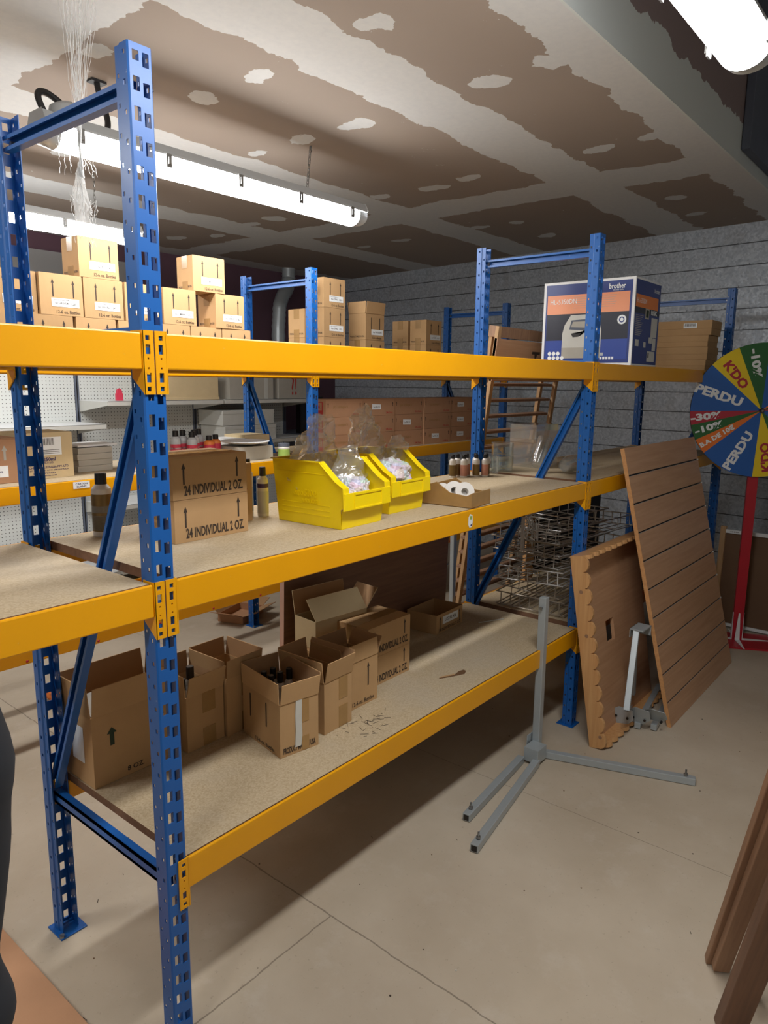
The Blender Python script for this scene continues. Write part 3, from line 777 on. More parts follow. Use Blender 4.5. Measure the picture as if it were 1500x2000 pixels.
def m5(mb, w, d, h):
    mb.box(w*.52, w*.52+.04, -.0010, 0, h*.55, h-.002, M['tape']); mb.box(w*.52, w*.52+.04, -.0010, 0, .002, h*.42, M['tape'])
open_carton('open_carton', (.650, .160, ZL+.001), .03, .125, .185, .165, 'open box touching the right side of the white taped box', GB, (12, 12, 8, 6), marks=m5, fl=.52)
def m6(mb, w, d, h):
    mb.decal(FRONT, (w*.72, -.0009, h*.62), rect(-.003, .003, -.036, .028), M['ink']); arrow(mb, FRONT, (w*.72, -.0010, h*.64), .08, .012, M['ink'], .2)
    mb.decal(FRONT, (w*.22, -.0009, h*.62), rect(-.003, .003, -.036, .036), M['ink'])
    mb.text('12-6 oz. Bottles', FRONT, (w*.58, -.0009, h*.10), .014, M['ink'], w*.62)
open_carton('open_carton', (.782, .208, ZL+.001), 0, .170, .135, .160, 'open box marked 6 oz Bottles beside the two INDIVIDUAL cartons', GB, (-4, 24, 8, 6), marks=m6, fl=.42)
mb = MB(); carton_mesh(mb, .15, .12, .13, M['kraft'], False)
tag(mb.build('carton', loc=(.865, .435, ZL+.001), bevel=.002), 'closed box under the pale lidded box on the bottom shelf', 'cardboard box', GB)
tb = open_carton('open_carton', (.880, .425, ZL+.1335), -.10, .24, .115, .100, 'pale box with lifted lid flap at the back of the bottom shelf', GB, (-38, 40, 10, None), mat='kraft_pale', fl=.75)
def mt(mb, w, d, h):
    for q in (.14, .88): arrow(mb, FRONT, (w*q, -.0009, h*.55), h*.7, .010, M['ink'], .25)
    mb.decal(FRONT, (w*.52, -.0011, h*.62), rect(-.062, .062, -.017, .017), M['label']); mb.text('LUSTRE 436', FRONT, (w*.52, -.0015, h*.62), .014, M['ink'], .09)
    mb.text('24 INDIVIDUAL 2 OZ', FRONT, (w*.5, -.0010, h*.16), .014, M['ink'], w*.84)
open_carton('open_carton', (1.578, .412, ZL+.001), .05, .213, .150, .082, 'lidless shallow carton with white label at the back of the bottom shelf', GB, (None,)*4, marks=mt)

# bottles
def bottle(loc, r, h, body, cap, label, group=None, band=None, cat='bottle', name='paint_bottle', parts=True, rz=0):
    t = empty(name, loc, rz, label, cat, group)
    hb = h*.84
    mb = MB(); mb.lathe([(r*.96, 0), (r, .004), (r, hb*.80), (r*.93, hb*.90), (r*.6, hb*.97), (r*.48, hb)], M[body], 20); mb.build('bottle_body', t)
    if band:
        mb = MB()
        for (z0, z1, m) in band: mb.lathe([(r*1.012, hb*z0), (r*1.012, hb*z1)], M[m], 20)
        mb.build('label_wrap', t)
    mb = MB(); mb.lathe([(r*.56, hb*.975), (r*.58, hb*.985), (r*.56, h-.002), (r*.5, h), (0, h)], M[cap], 18); mb.build('cap', t)
    return t
b = bottle((.178, .505, ZM+.001), .026, .165, 'bottle_white', 'black', 'gold labelled bottle with black cap standing behind the tall upright', None, [(.10, .80, 'gold'), (.12, .40, 'offwhite'), (.45, .58, 'offwhite')])
bottle((.605, .435, ZM+.001), .018, .175, 'bottle_white', 'black', 'white bottle with black cap between the cartons and the yellow bins', None, [(.12, .62, 'bottle_clear')])
bottle((.640, .405, ZM+.001), .017, .150, 'bottle_white', 'black', 'white bottle with purple band touching the yellow bin', None, [(.08, .62, 'offwhite'), (.70, .80, 'purple')])
GP = 'small paint bottles grouped on the middle shelf right of the bins'
k = 0
for i, (x, y) in enumerate([(1.805, .545), (1.840, .510), (1.850, .550), (1.885, .525), (1.900, .485), (1.935, .510), (1.960, .470), (1.925, .455)]):
    b = bottle((x, y-.04, ZM+.001), .0155, .098, 'bottle_white', 'black', 'small paint bottle with black cap in the cluster near the right rear upright', GP, [(.08, .66, 'rose_label' if i % 2 else 'gold')])
for i, (x, y) in enumerate([(.392, .455), (.355, .445), (.365, .500)]):
    bottle((x, y, ZL+.006), .020, .215 if i != 1 else .19, 'bottle_clear', 'black', 'black capped bottle standing inside the box right of the tall upright', 'bottles inside the open box by the tall upright')
for i in range(5):
    bottle((.545+.036*(i % 3)+.005*(i//3), .275+.038*(i//3), ZL+.006), .016, .188, 'bottle_white', 'black', 'black capped bottle inside the box standing forward', 'bottles inside the forward open box')

# ================================================================ YELLOW BINS
def bin_(loc, rz, label, w=.205, d=.30, h=.172):
    t = empty('storage_bin', loc, rz, label, 'storage bin', 'yellow plastic storage bins')
    th = .003
    # side profile (y forward negative): y from 0 (front) to d (back)
    prof = [(.022, 0), (d-.012, 0), (d, h), (.088, h), (.030, h*.72), (.006, h*.60), (.004, h*.34), (.022, h*.30)]
    mb = MB()
    for sx in (-1, 1):
        x = sx*w/2
        xin = lambda z: x-sx*.012*(1-z/h)
        vs = [(xin(z), y, z) for y, z in prof]+[(xin(z)-sx*th, y, z) for y, z in prof]; n = len(prof)
        mb.add(vs, [tuple(range(n)) if sx < 0 else tuple(reversed(range(n))), tuple(reversed(range(n, 2*n))) if sx < 0 else tuple(range(n, 2*n))]+[(i, n+i, n+(i+1) % n, (i+1) % n) if sx < 0 else (i, (i+1) % n, n+(i+1) % n, n+i) for i in range(n)], M['bin'])
        # ribs
        for zz in (.030, .045, .060): mb.box(min(xin(zz), xin(zz)+sx*.0012), max(xin(zz), xin(zz)+sx*.0012), .06, d-.03, zz, zz+.003, M['bin'])
        mb.box(min(xin(h*.8), xin(h*.8)+sx*.0012), max(xin(h*.8), xin(h*.8)+sx*.0012), .07, d-.02, h*.80, h*.80+.003, M['bin'])
    wi = w/2-.012
    mb.box(-wi, wi, .022, d-.012, 0, th, M['bin'])
    mb.add([(-wi, d-.012, 0), (wi, d-.012, 0), (w/2, d, h), (-w/2, d, h), (-wi, d-.015, 0), (wi, d-.015, 0), (w/2-th, d-.003, h), (-w/2+th, d-.003, h)], [(1, 0, 3, 2), (4, 5, 6, 7), (3, 7, 6, 2)], M['bin'])
    mb.add([(-wi, .022, 0), (wi, .022, 0), (w/2-.010, .016, h*.30), (-w/2+.010, .016, h*.30), (-wi, .025, 0), (wi, .025, 0), (w/2-.010, .019, h*.30), (-w/2+.010, .019, h*.30)], [(0, 1, 2, 3), (5, 4, 7, 6)], M['bin'])
    mb.build('bin_body', t, bevel=.001)
    # front lip with label holder and its scoop frame
    mb = MB()
    mb.box(-w/2-.002, w/2+.002, -.002, .002, h*.30, h*.56, M['bin'])
    mb.box(-w*.30, w*.30, -.0045, -.002, h*.52, h*.56, M['bin']); mb.box(-w*.30, w*.30, -.0045, -.002, h*.30, h*.33, M['bin'])
    for sx in (-1, 1): mb.box(sx*w*.30-.002, sx*w*.30+.002, -.0045, -.002, h*.30, h*.56, M['bin'])
    mb.build('label_holder', t, bevel=.0008)
    mb = MB()
    for sx in (-1, 1):
        fr = [(.092, h), (.032, h*.73), (.002, h*.64), (-.002, h*.30)]
        for (ya, za), (yb, zb) in zip(fr, fr[1:]):
            x0, x1 = (sx*w/2-.021, sx*w/2+.004) if sx > 0 else (sx*w/2-.004, sx*w/2+.021)
            mb.add([(x0, ya, za), (x1, ya, za), (x1, yb, zb), (x0, yb, zb), (x0, ya+.004, za), (x1, ya+.004, za), (x1, yb+.004, zb), (x0, yb+.004, zb)],
                [(3, 2, 1, 0), (4, 5, 6, 7), (0, 1, 5, 4), (2, 3, 7, 6), (1, 2, 6, 5), (3, 0, 4, 7)], M['bin'])
    mb.box(-w/2-.005, -w/2+.006, .088, d+.004, h-.004, h, M['bin']); mb.box(w/2-.006, w/2+.005, .088, d+.004, h-.004, h, M['bin'])
    mb.box(-w/2-.005, w/2+.005, d-.008, d+.004, h-.004, h, M['bin'])
    mb.build('rim', t, bevel=.001)
    mb = MB(); mb.text('euro 530-2', LEFT, (-w/2+.0035, d*.55, h*.50), .020, M['bin'], .09); mb.text('www.com', LEFT, (-w/2+.0045, d*.48, h*.38), .012, M['bin'], .06)
    mb.build('raised_lettering', t, solid=-.001)
    return t
bin_((.738, .070, ZM+.001), .045, 'nearer yellow storage bin at left, clear bags sticking out', d=.275, h=.185)
bin_((1.012, .124, ZM+.001), .045, 'yellow storage bin at right of the pair, bag of small goods inside', d=.265, h=.185)
def crumple(name, c, size, n, amp, m, label, group, fill=False, seed=1, cat='plastic bag', squash=None):
    bm = bmesh.new(); bmesh.ops.create_icosphere(bm, subdivisions=n, radius=1)
    for v in bm.verts:
        p = v.co.copy(); q = p*1.6+Vector((seed*3.1, seed*1.7, 0))
        k = 1+amp*(noise.noise(q)+.6*noise.noise(q*2.3)+.45*abs(noise.noise(q*5)))
        if squash: k *= squash(p)
        v.co = Vector((p.x*size[0]*k, p.y*size[1]*k, p.z*size[2]*k))
    me = bpy.data.meshes.new(name); bm.to_mesh(me); bm.free(); me.materials.append(m)
    o = bpy.data.objects.new(name, me); COL.objects.link(o); o.location = c
    if label: tag(o, label, cat, group)
    return o
def bag(pts_fun, nu, nv, name, label, group, seed, amp=.02, loc=(0, 0, 0)):
    """loose film: sheet bent by pts_fun(u,v), crumpled"""
    vs = []; fs = []
    for j in range(nv+1):
        for i in range(nu+1):
            u, v = i/nu, j/nv; p = Vector(pts_fun(u, v)); q = p*22+Vector((seed*5, seed, 0))
            nn = Vector((noise.noise(q), noise.noise(q+Vector((9, 3, 1))), noise.noise(q+Vector((4, 8, 5)))))
            q2 = p*60; n2 = noise.noise(q2+Vector((seed, 0, 0)))
            vs.append(p+nn*amp+Vector((n2, -n2, n2))*amp*.35)
    for j in range(nv):
        for i in range(nu): a = j*(nu+1)+i; fs.append((a, a+1, a+nu+2, a+nu+1))
    mb = MB(); mb.add(vs, fs, M['film'], False)
    o = mb.build(name, loc=loc)
    if label: tag(o, label, 'plastic bag', group)
    return o
def pouch(cx, cy, z0, w, dpt, h, lean, pinch=.35):
    def f(u, v):
        a = 2*PI*u; k = 1-pinch*v*v; ww = w*(1-.25*v) if v < .9 else w*.7
        return (cx+ww*math.cos(a)*k+lean[0]*v, cy+dpt*math.sin(a)*(1-.85*v)+lean[1]*v, z0+h*v)
    return f
GBAG = 'crumpled clear bags in the yellow bins'
bag(pouch(.715, .255, ZM+.10, .080, .050, .215, (.030, .0)), 44, 30, 'plastic_bag', 'crumpled clear bag standing highest out of the left bin', GBAG, 3, .022)
bag(pouch(.690, .275, ZM+.12, .060, .035, .125, (.0, .01)), 36, 20, 'plastic_bag', 'low crumpled clear bag at the back corner of the left bin', GBAG, 8, .016)
bag(pouch(.765, .150, ZM+.03, .070, .055, .190, (.02, .04), .2), 44, 28, 'plastic_bag', 'clear bag spilling over the front of the left bin', GBAG, 5, .020)
bag(pouch(.985, .27, ZM+.10, .090, .050, .225, (-.02, .02)), 44, 30, 'plastic_bag', 'tall pointed clear bag rising out of the right bin', GBAG, 11, .024)
bag(pouch(1.04, .24, ZM+.10, .065, .045, .135, (.05, .0)), 36, 20, 'plastic_bag', 'clear bag flaring over the right edge of the right bin', GBAG, 14, .020)
crumple('packed_bag', (1.008, .205, ZM+.105), (.070, .062, .062), 5, .26, M['bagfill'], 'knotted bag of small coloured goods filling the right bin', None, cat='plastic bag', seed=4)
crumple('packed_bag', (.765, .160, ZM+.078), (.062, .062, .058), 5, .25, M['bagfill'], 'bag of small goods low in the left bin', None, cat='plastic bag', seed=6)

# tape box with rolls
t = empty('dispenser_box', (1.182, .006, ZM+.001), .10, 'low tray box wrapped in brown tape with paper rolls inside', 'cardboard box')
mb = MB(); w, d = .140, .215; th = .004
# long axis along local y, sloped front-to-back
def side(x0, x1):
    pr = [(0, 0), (d, 0), (d, .052), (d*.62, .078), (d*.38, .046), (.02, .040), (0, .050)]
    vs = [(x0, y, z) for y, z in pr]+[(x1, y, z) for y, z in pr]; n = len(pr)
    mb.add(vs, [tuple(range(n)), tuple(reversed(range(n, 2*n)))]+[(i, n+i, n+(i+1) % n, (i+1) % n) for i in range(n)], M['tape'])
side(0, th); side(w-th, w); mb.box(0, w, 0, th, 0, .05, M['tape']); mb.box(0, w, d-th, d, 0, .052, M['tape']); mb.box(0, w, 0, d, 0, th, M['tape'])
mb.build('tray', t, bevel=.0015)
for i, (y, r) in enumerate(((.065, .033), (.105, .033), (.150, .028))):
    mb = MB(); mb.lathe([(.012, -.012), (r, -.012), (r, .012), (.012, .012), (.012, -.012)], M['bottle_white'], 28, Matrix.Translation((0, 0, 0)) @ Matrix.Rotation(math.radians(-50), 4, 'Z') @ Matrix.Rotation(math.radians(68), 4, 'X'))
    c, s_ = math.cos(.10), math.sin(.10); lx, ly = w*.5, y
    tag(mb.build('paper_roll', loc=(1.182+lx*c-ly*s_, .006+lx*s_+ly*c, ZM+.006+r+.002), rz=.1), f'white paper roll in the taped tray box, {["nearest", "middle", "farthest"][i]} of three', 'roll', 'white rolls in the taped tray box')

# glass jars, perspex box, plastic cups
def glass_cup(loc, r, h, label, group, flare=1.12, ribs=False, name='glass_jar', cat='jar', mat='glass'):
    pr = [(0, .003), (r*.9, .003), (r*.93, 0), (r, .006)]
    for i in range(7):
        u = (i+1)/7; pr.append((r*(1+(flare-1)*u)*(1.015 if ribs and i % 2 else 1), h*u))
    pr += [(r*flare*1.03, h+.001), (r*flare*.96, h), (r*.93, .010), (0, .008)]
    mb = MB(); mb.lathe(pr, M[mat], 28)
    return tag(mb.build(name, loc=loc), label, cat, group)
GJ = 'empty glass jars on the middle shelf of the far right bay'
glass_cup((2.050, .450, ZM+.001), .026, .075, 'single glass jar nearest the paint bottles', GJ, 1.0)
for k in range(2):
    glass_cup((2.165, .470, ZM+.001+k*.068), .050, .064, f'{["lower", "upper"][k]} of the two wide glass jars stacked on each other', GJ, 1.04)
glass_cup((2.27, .515, ZM+.001), .040, .07, 'wide glass jar behind the stacked pair', GJ, 1.04)
for k in range(9):
    c = glass_cup((2.215+k*.006, .315, ZM+.030+k*.010), .026, .05, 'clear plastic cup in the leaning nest left of the diagonal brace', 'nested clear cups left of the brace', 1.35, True, 'plastic_cup', 'cup', 'perspex')
    c.rotation_euler = (.0, .55, 0)
for k in range(9):
    c = glass_cup((2.225+k*.016, .185, ZM+.041), .028, .055, 'clear plastic cup in the lying nest right of the diagonal brace', 'nested clear cups right of the brace', 1.35, True, 'plastic_cup', 'cup', 'perspex')
    c.rotation_euler = (0, 1.45, 0)
for k, (z0, h) in enumerate(((ZM+.001, .12), (ZM+.123, .085))):
    mb = MB(); w, d, th = .21, .15, .002; hh = h
    mb.box(0, w, 0, th, 0, hh, M['perspex']); mb.box(0, w, d-th, d, 0, hh, M['perspex']); mb.box(0, th, th, d-th, 0, hh, M['perspex']); mb.box(w-th, w, th, d-th, 0, hh, M['perspex']); mb.box(0, w, 0, d, hh, hh+th, M['perspex'])
    tag(mb.build('display_case', loc=(2.375-.004*k, .405, z0), rz=-.05), f'{["lower", "upper"][k]} of the two clear plastic cases stacked behind the jars', 'plastic case', 'clear plastic cases')

# ================================================================ PRINTER BOX
t = empty('printer_box', (2.508, .02, ZT+.001), 0, 'large blue printer carton with orange band and white edges on the top shelf', 'printer box')
w, d, h = .325, .452, .392
M['navy'] = plain('navy_print', (30, 52, 122), .35, var=.06)
M['navy_dark'] = plain('dark_navy_print', (18, 24, 44), .35, var=.06)
M['blue_glow'] = plain('blue_print', (36, 66, 150), .35, var=.1, scale=6)
M['salmon'] = plain('salmon_print', (232, 152, 112), .4, var=.03)
mb = MB(); mb.box(0, w, 0, d, 0, h, M['white']); mb.build('carton_body', t, bevel=.002)
mb = MB(); e = -.0006
def LP(y0, y1, z0, z1, m, ee=0): mb.decal(LEFT, (e-ee, 0, 0), [(-y1, z0), (-y0, z0), (-y0, z1), (-y1, z1)], M[m])
LP(.014, d-.014, .012, h-.012, 'navy'); LP(.024, d-.022, .242, .330, 'salmon', .0003); LP(.024, d-.022, .12, .242, 'navy_dark', .0003); LP(.024, d-.022, .03, .12, 'blue_glow', .0003)
mb.text('HL-5350DN', LEFT, (e-.0008, d-.105, .300), .022, M['label'], .135, -.002)
mb.text('brother', LEFT, (e-.0008, .085, .356), .024, M['label'], .078, .02); mb.text('at your side', LEFT, (e-.0008, .080, .338), .009, M['label'], .048, 0)
for j, yy in enumerate((.25, .13)):
    for i in range(6): mb.decal(LEFT, (e-.0007, yy, .318-i*.010), rect(-.045, .045-.006*(i % 3), -.0012, .0012), M['pinkedge'])
def P_(pts, m, ee): mb.decal(LEFT, (e-ee, 0, 0), [(-y, z) for y, z in pts], M[m])
P_([(.345, .055), (.150, .055), (.150, .165), (.165, .215), (.190, .236), (.305, .236), (.335, .190), (.345, .150)], 'offwhite', .0008)
P_([(.345, .035), (.150, .035), (.150, .085), (.345, .085)], 'greycard', .0011)
P_([(.310, .170), (.205, .160), (.215, .215), (.300, .212)], 'concrete_dark', .0011); P_([(.302, .180), (.215, .175), (.225, .205), (.292, .205)], 'greycard', .0014)
P_([(.300, .150), (.190, .152), (.195, .168), (.235, .166), (.262, .135), (.290, .133)], 'black', .0014)
mb.text('brother', LEFT, (e-.0018, .225, .150), .007, M['label'], .03)
for i in range(3): mb.lathe([(.0075, 0), (.0095, .0002)], M['label'], 14, Matrix.Translation((e-.0011, d-.045-i*.022, .058)) @ Matrix.Rotation(-PI/2, 4, 'Y'))
for i in range(4): mb.lathe([(.0075, 0), (.0095, .0002)], M['label'], 14, Matrix.Translation((e-.0011, d-.045-i*.022, .037)) @ Matrix.Rotation(-PI/2, 4, 'Y'))
mb.lathe([(0, 0), (.021, .0002)], M['label'], 20, Matrix.Translation((e-.0011, .055, .205)) @ Matrix.Rotation(-PI/2, 4, 'Y'))
mb.lathe([(0, 0), (.013, .0002)], M['navy'], 20, Matrix.Translation((e-.0014, .055, .205)) @ Matrix.Rotation(-PI/2, 4, 'Y')); mb.lathe([(0, 0), (.008, .0002)], M['label'], 20, Matrix.Translation((e-.0017, .055, .205)) @ Matrix.Rotation(-PI/2, 4, 'Y'))
mb.decal(LEFT, (e-.001, .142, .052), rect(-.008, .008, -.007, .007), M['bottle_clear'])
for i in range(5): mb.decal(LEFT, (e-.001, .145-i*.014, .034), rect(-.005, .005, -.006, .006), M['label'])
mb.build('printed_front', t)
mb = MB()
def FP(x0, x1, z0, z1, m, ee=0): mb.decal(FRONT, (0, -.0006-ee, 0), rect(x0, x1, z0, z1), M[m])
FP(.006, w-.004, .008, h-.010, 'navy'); FP(.010, w-.03, .262, .318, 'orange_label', .0003)
FP(.006, w-.004, .235, .262, 'navy_dark', .0003)
mb.text('HL-5350DN', FRONT, (.085, -.0012, .292), .022, M['label'], .12, 0); mb.text('brother', FRONT, (.27, -.0012, .35), .02, M['label'], .07)
mb.text('RISK', FRONT, (.25, -.0012, .248), .022, M['label'], .08, .03)
FP(.22, .30, .135, .225, 'offwhite', .0006); FP(.135, .185, .215, .262, 'greycard', .0006); FP(.145, .178, .222, .255, 'ink_green', .0009)
FP(.20, .245, .108, .135, 'offwhite', .0006); FP(.25, .295, .075, .132, 'offwhite', .0006); FP(.19, .29, .022, .070, 'offwhite', .0006)
FP(.03, .075, .088, .118, 'offwhite', .0006); FP(.135, .165, .085, .110, 'offwhite', .0006); FP(.20, .215, .040, .064, 'black', .0009)
for i in range(12): FP(.02, .115-.01*(i % 4), .225-i*.008, .2275-i*.008, 'greycard', .0006)
mb.build('printed_side', t)

# flat kraft boxes to its right
GK = 'flat kraft boxes stacked at the right end of the top shelf'
z = ZT+.001
for i, (hh, dx, dy, rz, dd) in enumerate(((.060, -.02, .0, 0, .37), (.075, .0, .0, -.02, .385), (.066, .015, .006, .0, .37), (.085, .03, -.005, .01, .38))):
    mb = MB(); mb.box(0, .20, 0, dd, 0, hh*.62, M['kraft']); mb.box(-.002, .202, -.002, dd+.002, hh*.45, hh, M['kraft'])
    if i == 3:
        mb.decal(LEFT, (-.0028, .12, hh*.66), rect(-.038, .038, -.014, .014), M['label'])
        for k in range(14): mb.decal(LEFT, (-.0032, .15-k*.0045, hh*.70), rect(-.001-.0006*(k % 2), .001, -.008, .008), M['ink'])
    tag(mb.build('flat_box', loc=(3.70+dx, .03+dy, z), rz=rz, bevel=.002), f'flat kraft box right of the printer carton, {["lowest", "second from bottom", "third from bottom", "topmost with a barcode label"][i]}', 'cardboard box', GK)
    z += hh+.001

# ================================================================ SLATTED DISPLAY UNIT behind the rack
t = empty('display_stand', (2.40, .905, 0), 0, 'wooden slatted display stand with a printed header leaning behind the front rack', 'display stand')
tilt = math.atan(.235/1.8)
RT = Matrix.Rotation(tilt, 4, 'X')
def tb_(name, x0, x1, y0, y1, z0, z1, m, extra=None):
    mb = MB(); mb.box(x0, x1, y0, y1, z0, z1, m, RT)
    if extra: extra(mb)
    return mb.build(name, t, bevel=.002)
for xx in (0, .72): tb_('side_rail', xx, xx+.03, -.02, 0, 0, 1.80, M['lightwood'])
for xx in (.055, .665): tb_('side_rail', xx, xx+.03, .045, .065, 0, 1.76, M['lightwood'])
for k in range(17):
    z0 = 1.50-k*.083
    tb_('slat', .03, .72, 0, .045, z0, z0+.014, M['oak_z'])
def hdr(mb):
    R3 = RT.to_3x3() @ FRONT
    mb.text('Clairefontaine', R3, RT @ Vector((.42, -.0215, 1.565)), .030, M['ink'], .24, .01)
    mb.decal(R3, RT @ Vector((.42, -.0215, 1.655)), [(-.045, .035), (-.045, .020), (-.015, .020), (0, -.035), (.015, .020), (.045, .020), (.045, .035)], M['ink'])
tb_('header_panel', .0, .75, -.021, -.004, 1.53, 1.74, M['beech_x'], hdr)
tb_('header_rail', .02, .73, -.015, .05, 1.745, 1.80, M['oak_z'])

# ================================================================ WIRE RACKS tangle (bottom shelf, right end)
GW = 'chrome wire display racks piled on the bottom shelf'
random.seed(21)
def wire_rack(i, loc, rot, Lx=.62, Wy=.34, H=.06, m='chrome', n=7):
    mb = MB(); r = .0026
    mb.tube([(0, 0, 0), (Lx, 0, 0), (Lx, Wy, 0), (0, Wy, 0), (0, 0, 0)], r*1.25, M[m], 5, False)
    mb.tube([(0, 0, H), (Lx, 0, H), (Lx, Wy, H), (0, Wy, H), (0, 0, H)], r*1.25, M[m], 5, False)
    for k in range(n):
        y = Wy*(k+.5)/n; mb.tube([(0, y, H), (0, y, 0), (Lx, y, 0), (Lx, y, H)], r, M[m], 5)
    for k in range(2):
        x = Lx*(k+.5)/2; mb.tube([(x, 0, H), (x, 0, 0), (x, Wy, 0), (x, Wy, H)], r, M[m], 5)
    o = mb.build('wire_rack', loc=loc); o.rotation_euler = rot
    return tag(o, f'{["bottom", "second", "third", "fourth", "fifth", "sixth", "topmost"][i]} wire rack in the tangled pile behind the leaning boards', 'wire rack', GW)
zz = ZL+.012
for i, (x, y, dz, rz, ry, rx, m) in enumerate([(2.13, .10, 0, .06, .0, .0, 'rust_wire'), (2.16, .14, .066, -.07, .0, .02, 'rust_wire'), (2.12, .11, .140, .06, .03, -.03, 'chrome'),
        (2.15, .15, .205, -.06, .05, .03, 'chrome'), (2.11, .13, .265, .06, .07, .02, 'rust_wire'), (2.14, .14, .325, -.04, .03, -.04, 'chrome'), (2.12, .17, .375, .03, .05, .03, 'chrome')]):
    wire_rack(i, (x, y, zz+dz), (rx, ry, rz), Lx=.80 if i % 2 else .66, m=m)
# loose bundle of hooks
mb = MB()
for k in range(26):
    a = k*.24; x = .02*math.cos(a*3); p = Vector((random.uniform(-.05, .05), random.uniform(-.04, .04), random.uniform(-.02, .08)))
    q = p+Vector((random.uniform(-.03, .06), random.uniform(-.03, .03), random.uniform(-.10, .0)))
    mb.tube([p, q, q+Vector((.012, .004, .014))], .0028, M['chrome'], 6)
mb.box(-.06, .05, -.012, .0, .075, .085, M['chrome']); mb.box(-.060, -.048, -.012, .0, -.08, .085, M['chrome'])
tag(mb.build('hook_bundle', loc=(2.125, .30, ZL+.38)), 'bright bundle of chrome hooks on top of the wire rack pile', 'hooks')

# ================================================================ BOARDS behind / below
mb = MB(); th = math.atan(.05/1.02)
mb.box(0, 1.03, 0, .022, 0, 1.02, M['walnut_x'], Matrix.Rotation(.03, 4, 'X')); mb.box(-.0008, 0, 0, .022, 0, 1.02, M['pinkedge'], Matrix.Rotation(.03, 4, 'X'))
tag(mb.build('brown_board', loc=(.90, .625, 0)), 'wide dark brown panel with pinkish edge standing behind the bottom shelf', 'panel')
mb = MB(); mb.box(0, .024, 0, .022, 0, 1.0, M['grey_steel'], Matrix.Rotation(-.012, 4, 'Y'))
tag(mb.build('steel_upright', loc=(2.005, .615, 0), bevel=.002), 'pale grey steel bar standing right of the dark brown panel', 'steel bar')
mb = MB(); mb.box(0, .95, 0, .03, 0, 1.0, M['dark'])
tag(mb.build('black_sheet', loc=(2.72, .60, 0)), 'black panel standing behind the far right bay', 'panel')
def scal(n, wd, H, amp):
    pts = [(0, 0), (wd, 0)]; st = H/n
    for k in range(n):
        for j in range(7):
            a = -PI/2+PI*j/6; pts.append((wd+amp*math.cos(a), st*(k+.5)+st*.5*math.sin(a)))
    pts.append((0, H)); return pts
mb = MB(); mb.prism(scal(8, .07, .60, .022), 0, .018, M['beech_z'], Matrix.Rotation(PI/2, 4, 'X'))
tag(mb.build('scalloped_board', loc=(2.57, .555, ZL+.002)), 'narrow upright pine board with scalloped edge in the dark far right bay', 'board')
mb = MB(); mb.box(0, .45, 0, 1.6, 0, .012, M['kraft_red'])
tag(mb.build('floor_sheet', loc=(-.55, -.9, .002), bevel=.001), 'light brown sheet lying on the floor at the bottom left corner', 'panel')
# tray carton on the floor
open_carton('carton_tray', (1.97, 2.16, .001), .35, .26, .18, .05, 'flattened open carton lying on the floor under the rear rack', None, (70, 74, 40, 66), mat='kraft_red', fl=.55)
crumple('orange_bag', (.72, 1.98, .045), (.07, .06, .045), 4, .2, M['orange_label'], 'small blurred orange bag on the floor below the rear rack', None, seed=9)

# ================================================================ LEANING BOARDS at right
# slatwall panel: foot line y=-.33, top touches the mid beam
def slat_panel():
    t = empty('slatwall_board', (2.335, -.345, .001), 0, 'large beech slatwall board with horizontal grooves leaning on the rack', 'slatwall board')
    H, Wd, th = 1.262, 1.005, .018; lean = math.atan(.30/1.22); RM = Matrix.Rotation(-lean, 4, 'X')
    mb = MB(); n = 10; edges = [0, .105]+[.105+.1286*k for k in range(1, 10)]
    edges = [e for e in edges if e < H-.02]+[H]
    for a, b in zip(edges, edges[1:]):
        g = .008 if a > 0 else 0
        mb.box(0, Wd, 0, .012, a+g, b, M['beech_x'], RM)
        mb.box(0, Wd, .012, th, a, b, M['beech_x'] if a == 0 else M['beech_x'], RM)
        if a > 0: mb.box(.001, Wd-.001, .0105, .0121, a, a+g, M['dark'], RM); mb.box(.001, Wd-.001, .002, .004, a-.0004, a+.0012, M['grey_steel'], RM)  # dark strip darkens each groove, thin pale strip paints a highlight below it
    o = mb.build('panel', t)
    mb = MB(); mb.box(-.0016, 0, 0, th, 0, H, M['pine_edge'], RM); mb.build('edge_band', t)
    for k in range(3, 10):
        mb = MB(); mb.box(Wd-.006, Wd+.003, -.001, .012, edges[k]-.002 if k < len(edges) else 0, (edges[k] if k < len(edges) else 0)+.006, M['bottle_white'], RM); mb.build('groove_end', t)
    return t
slat_panel()
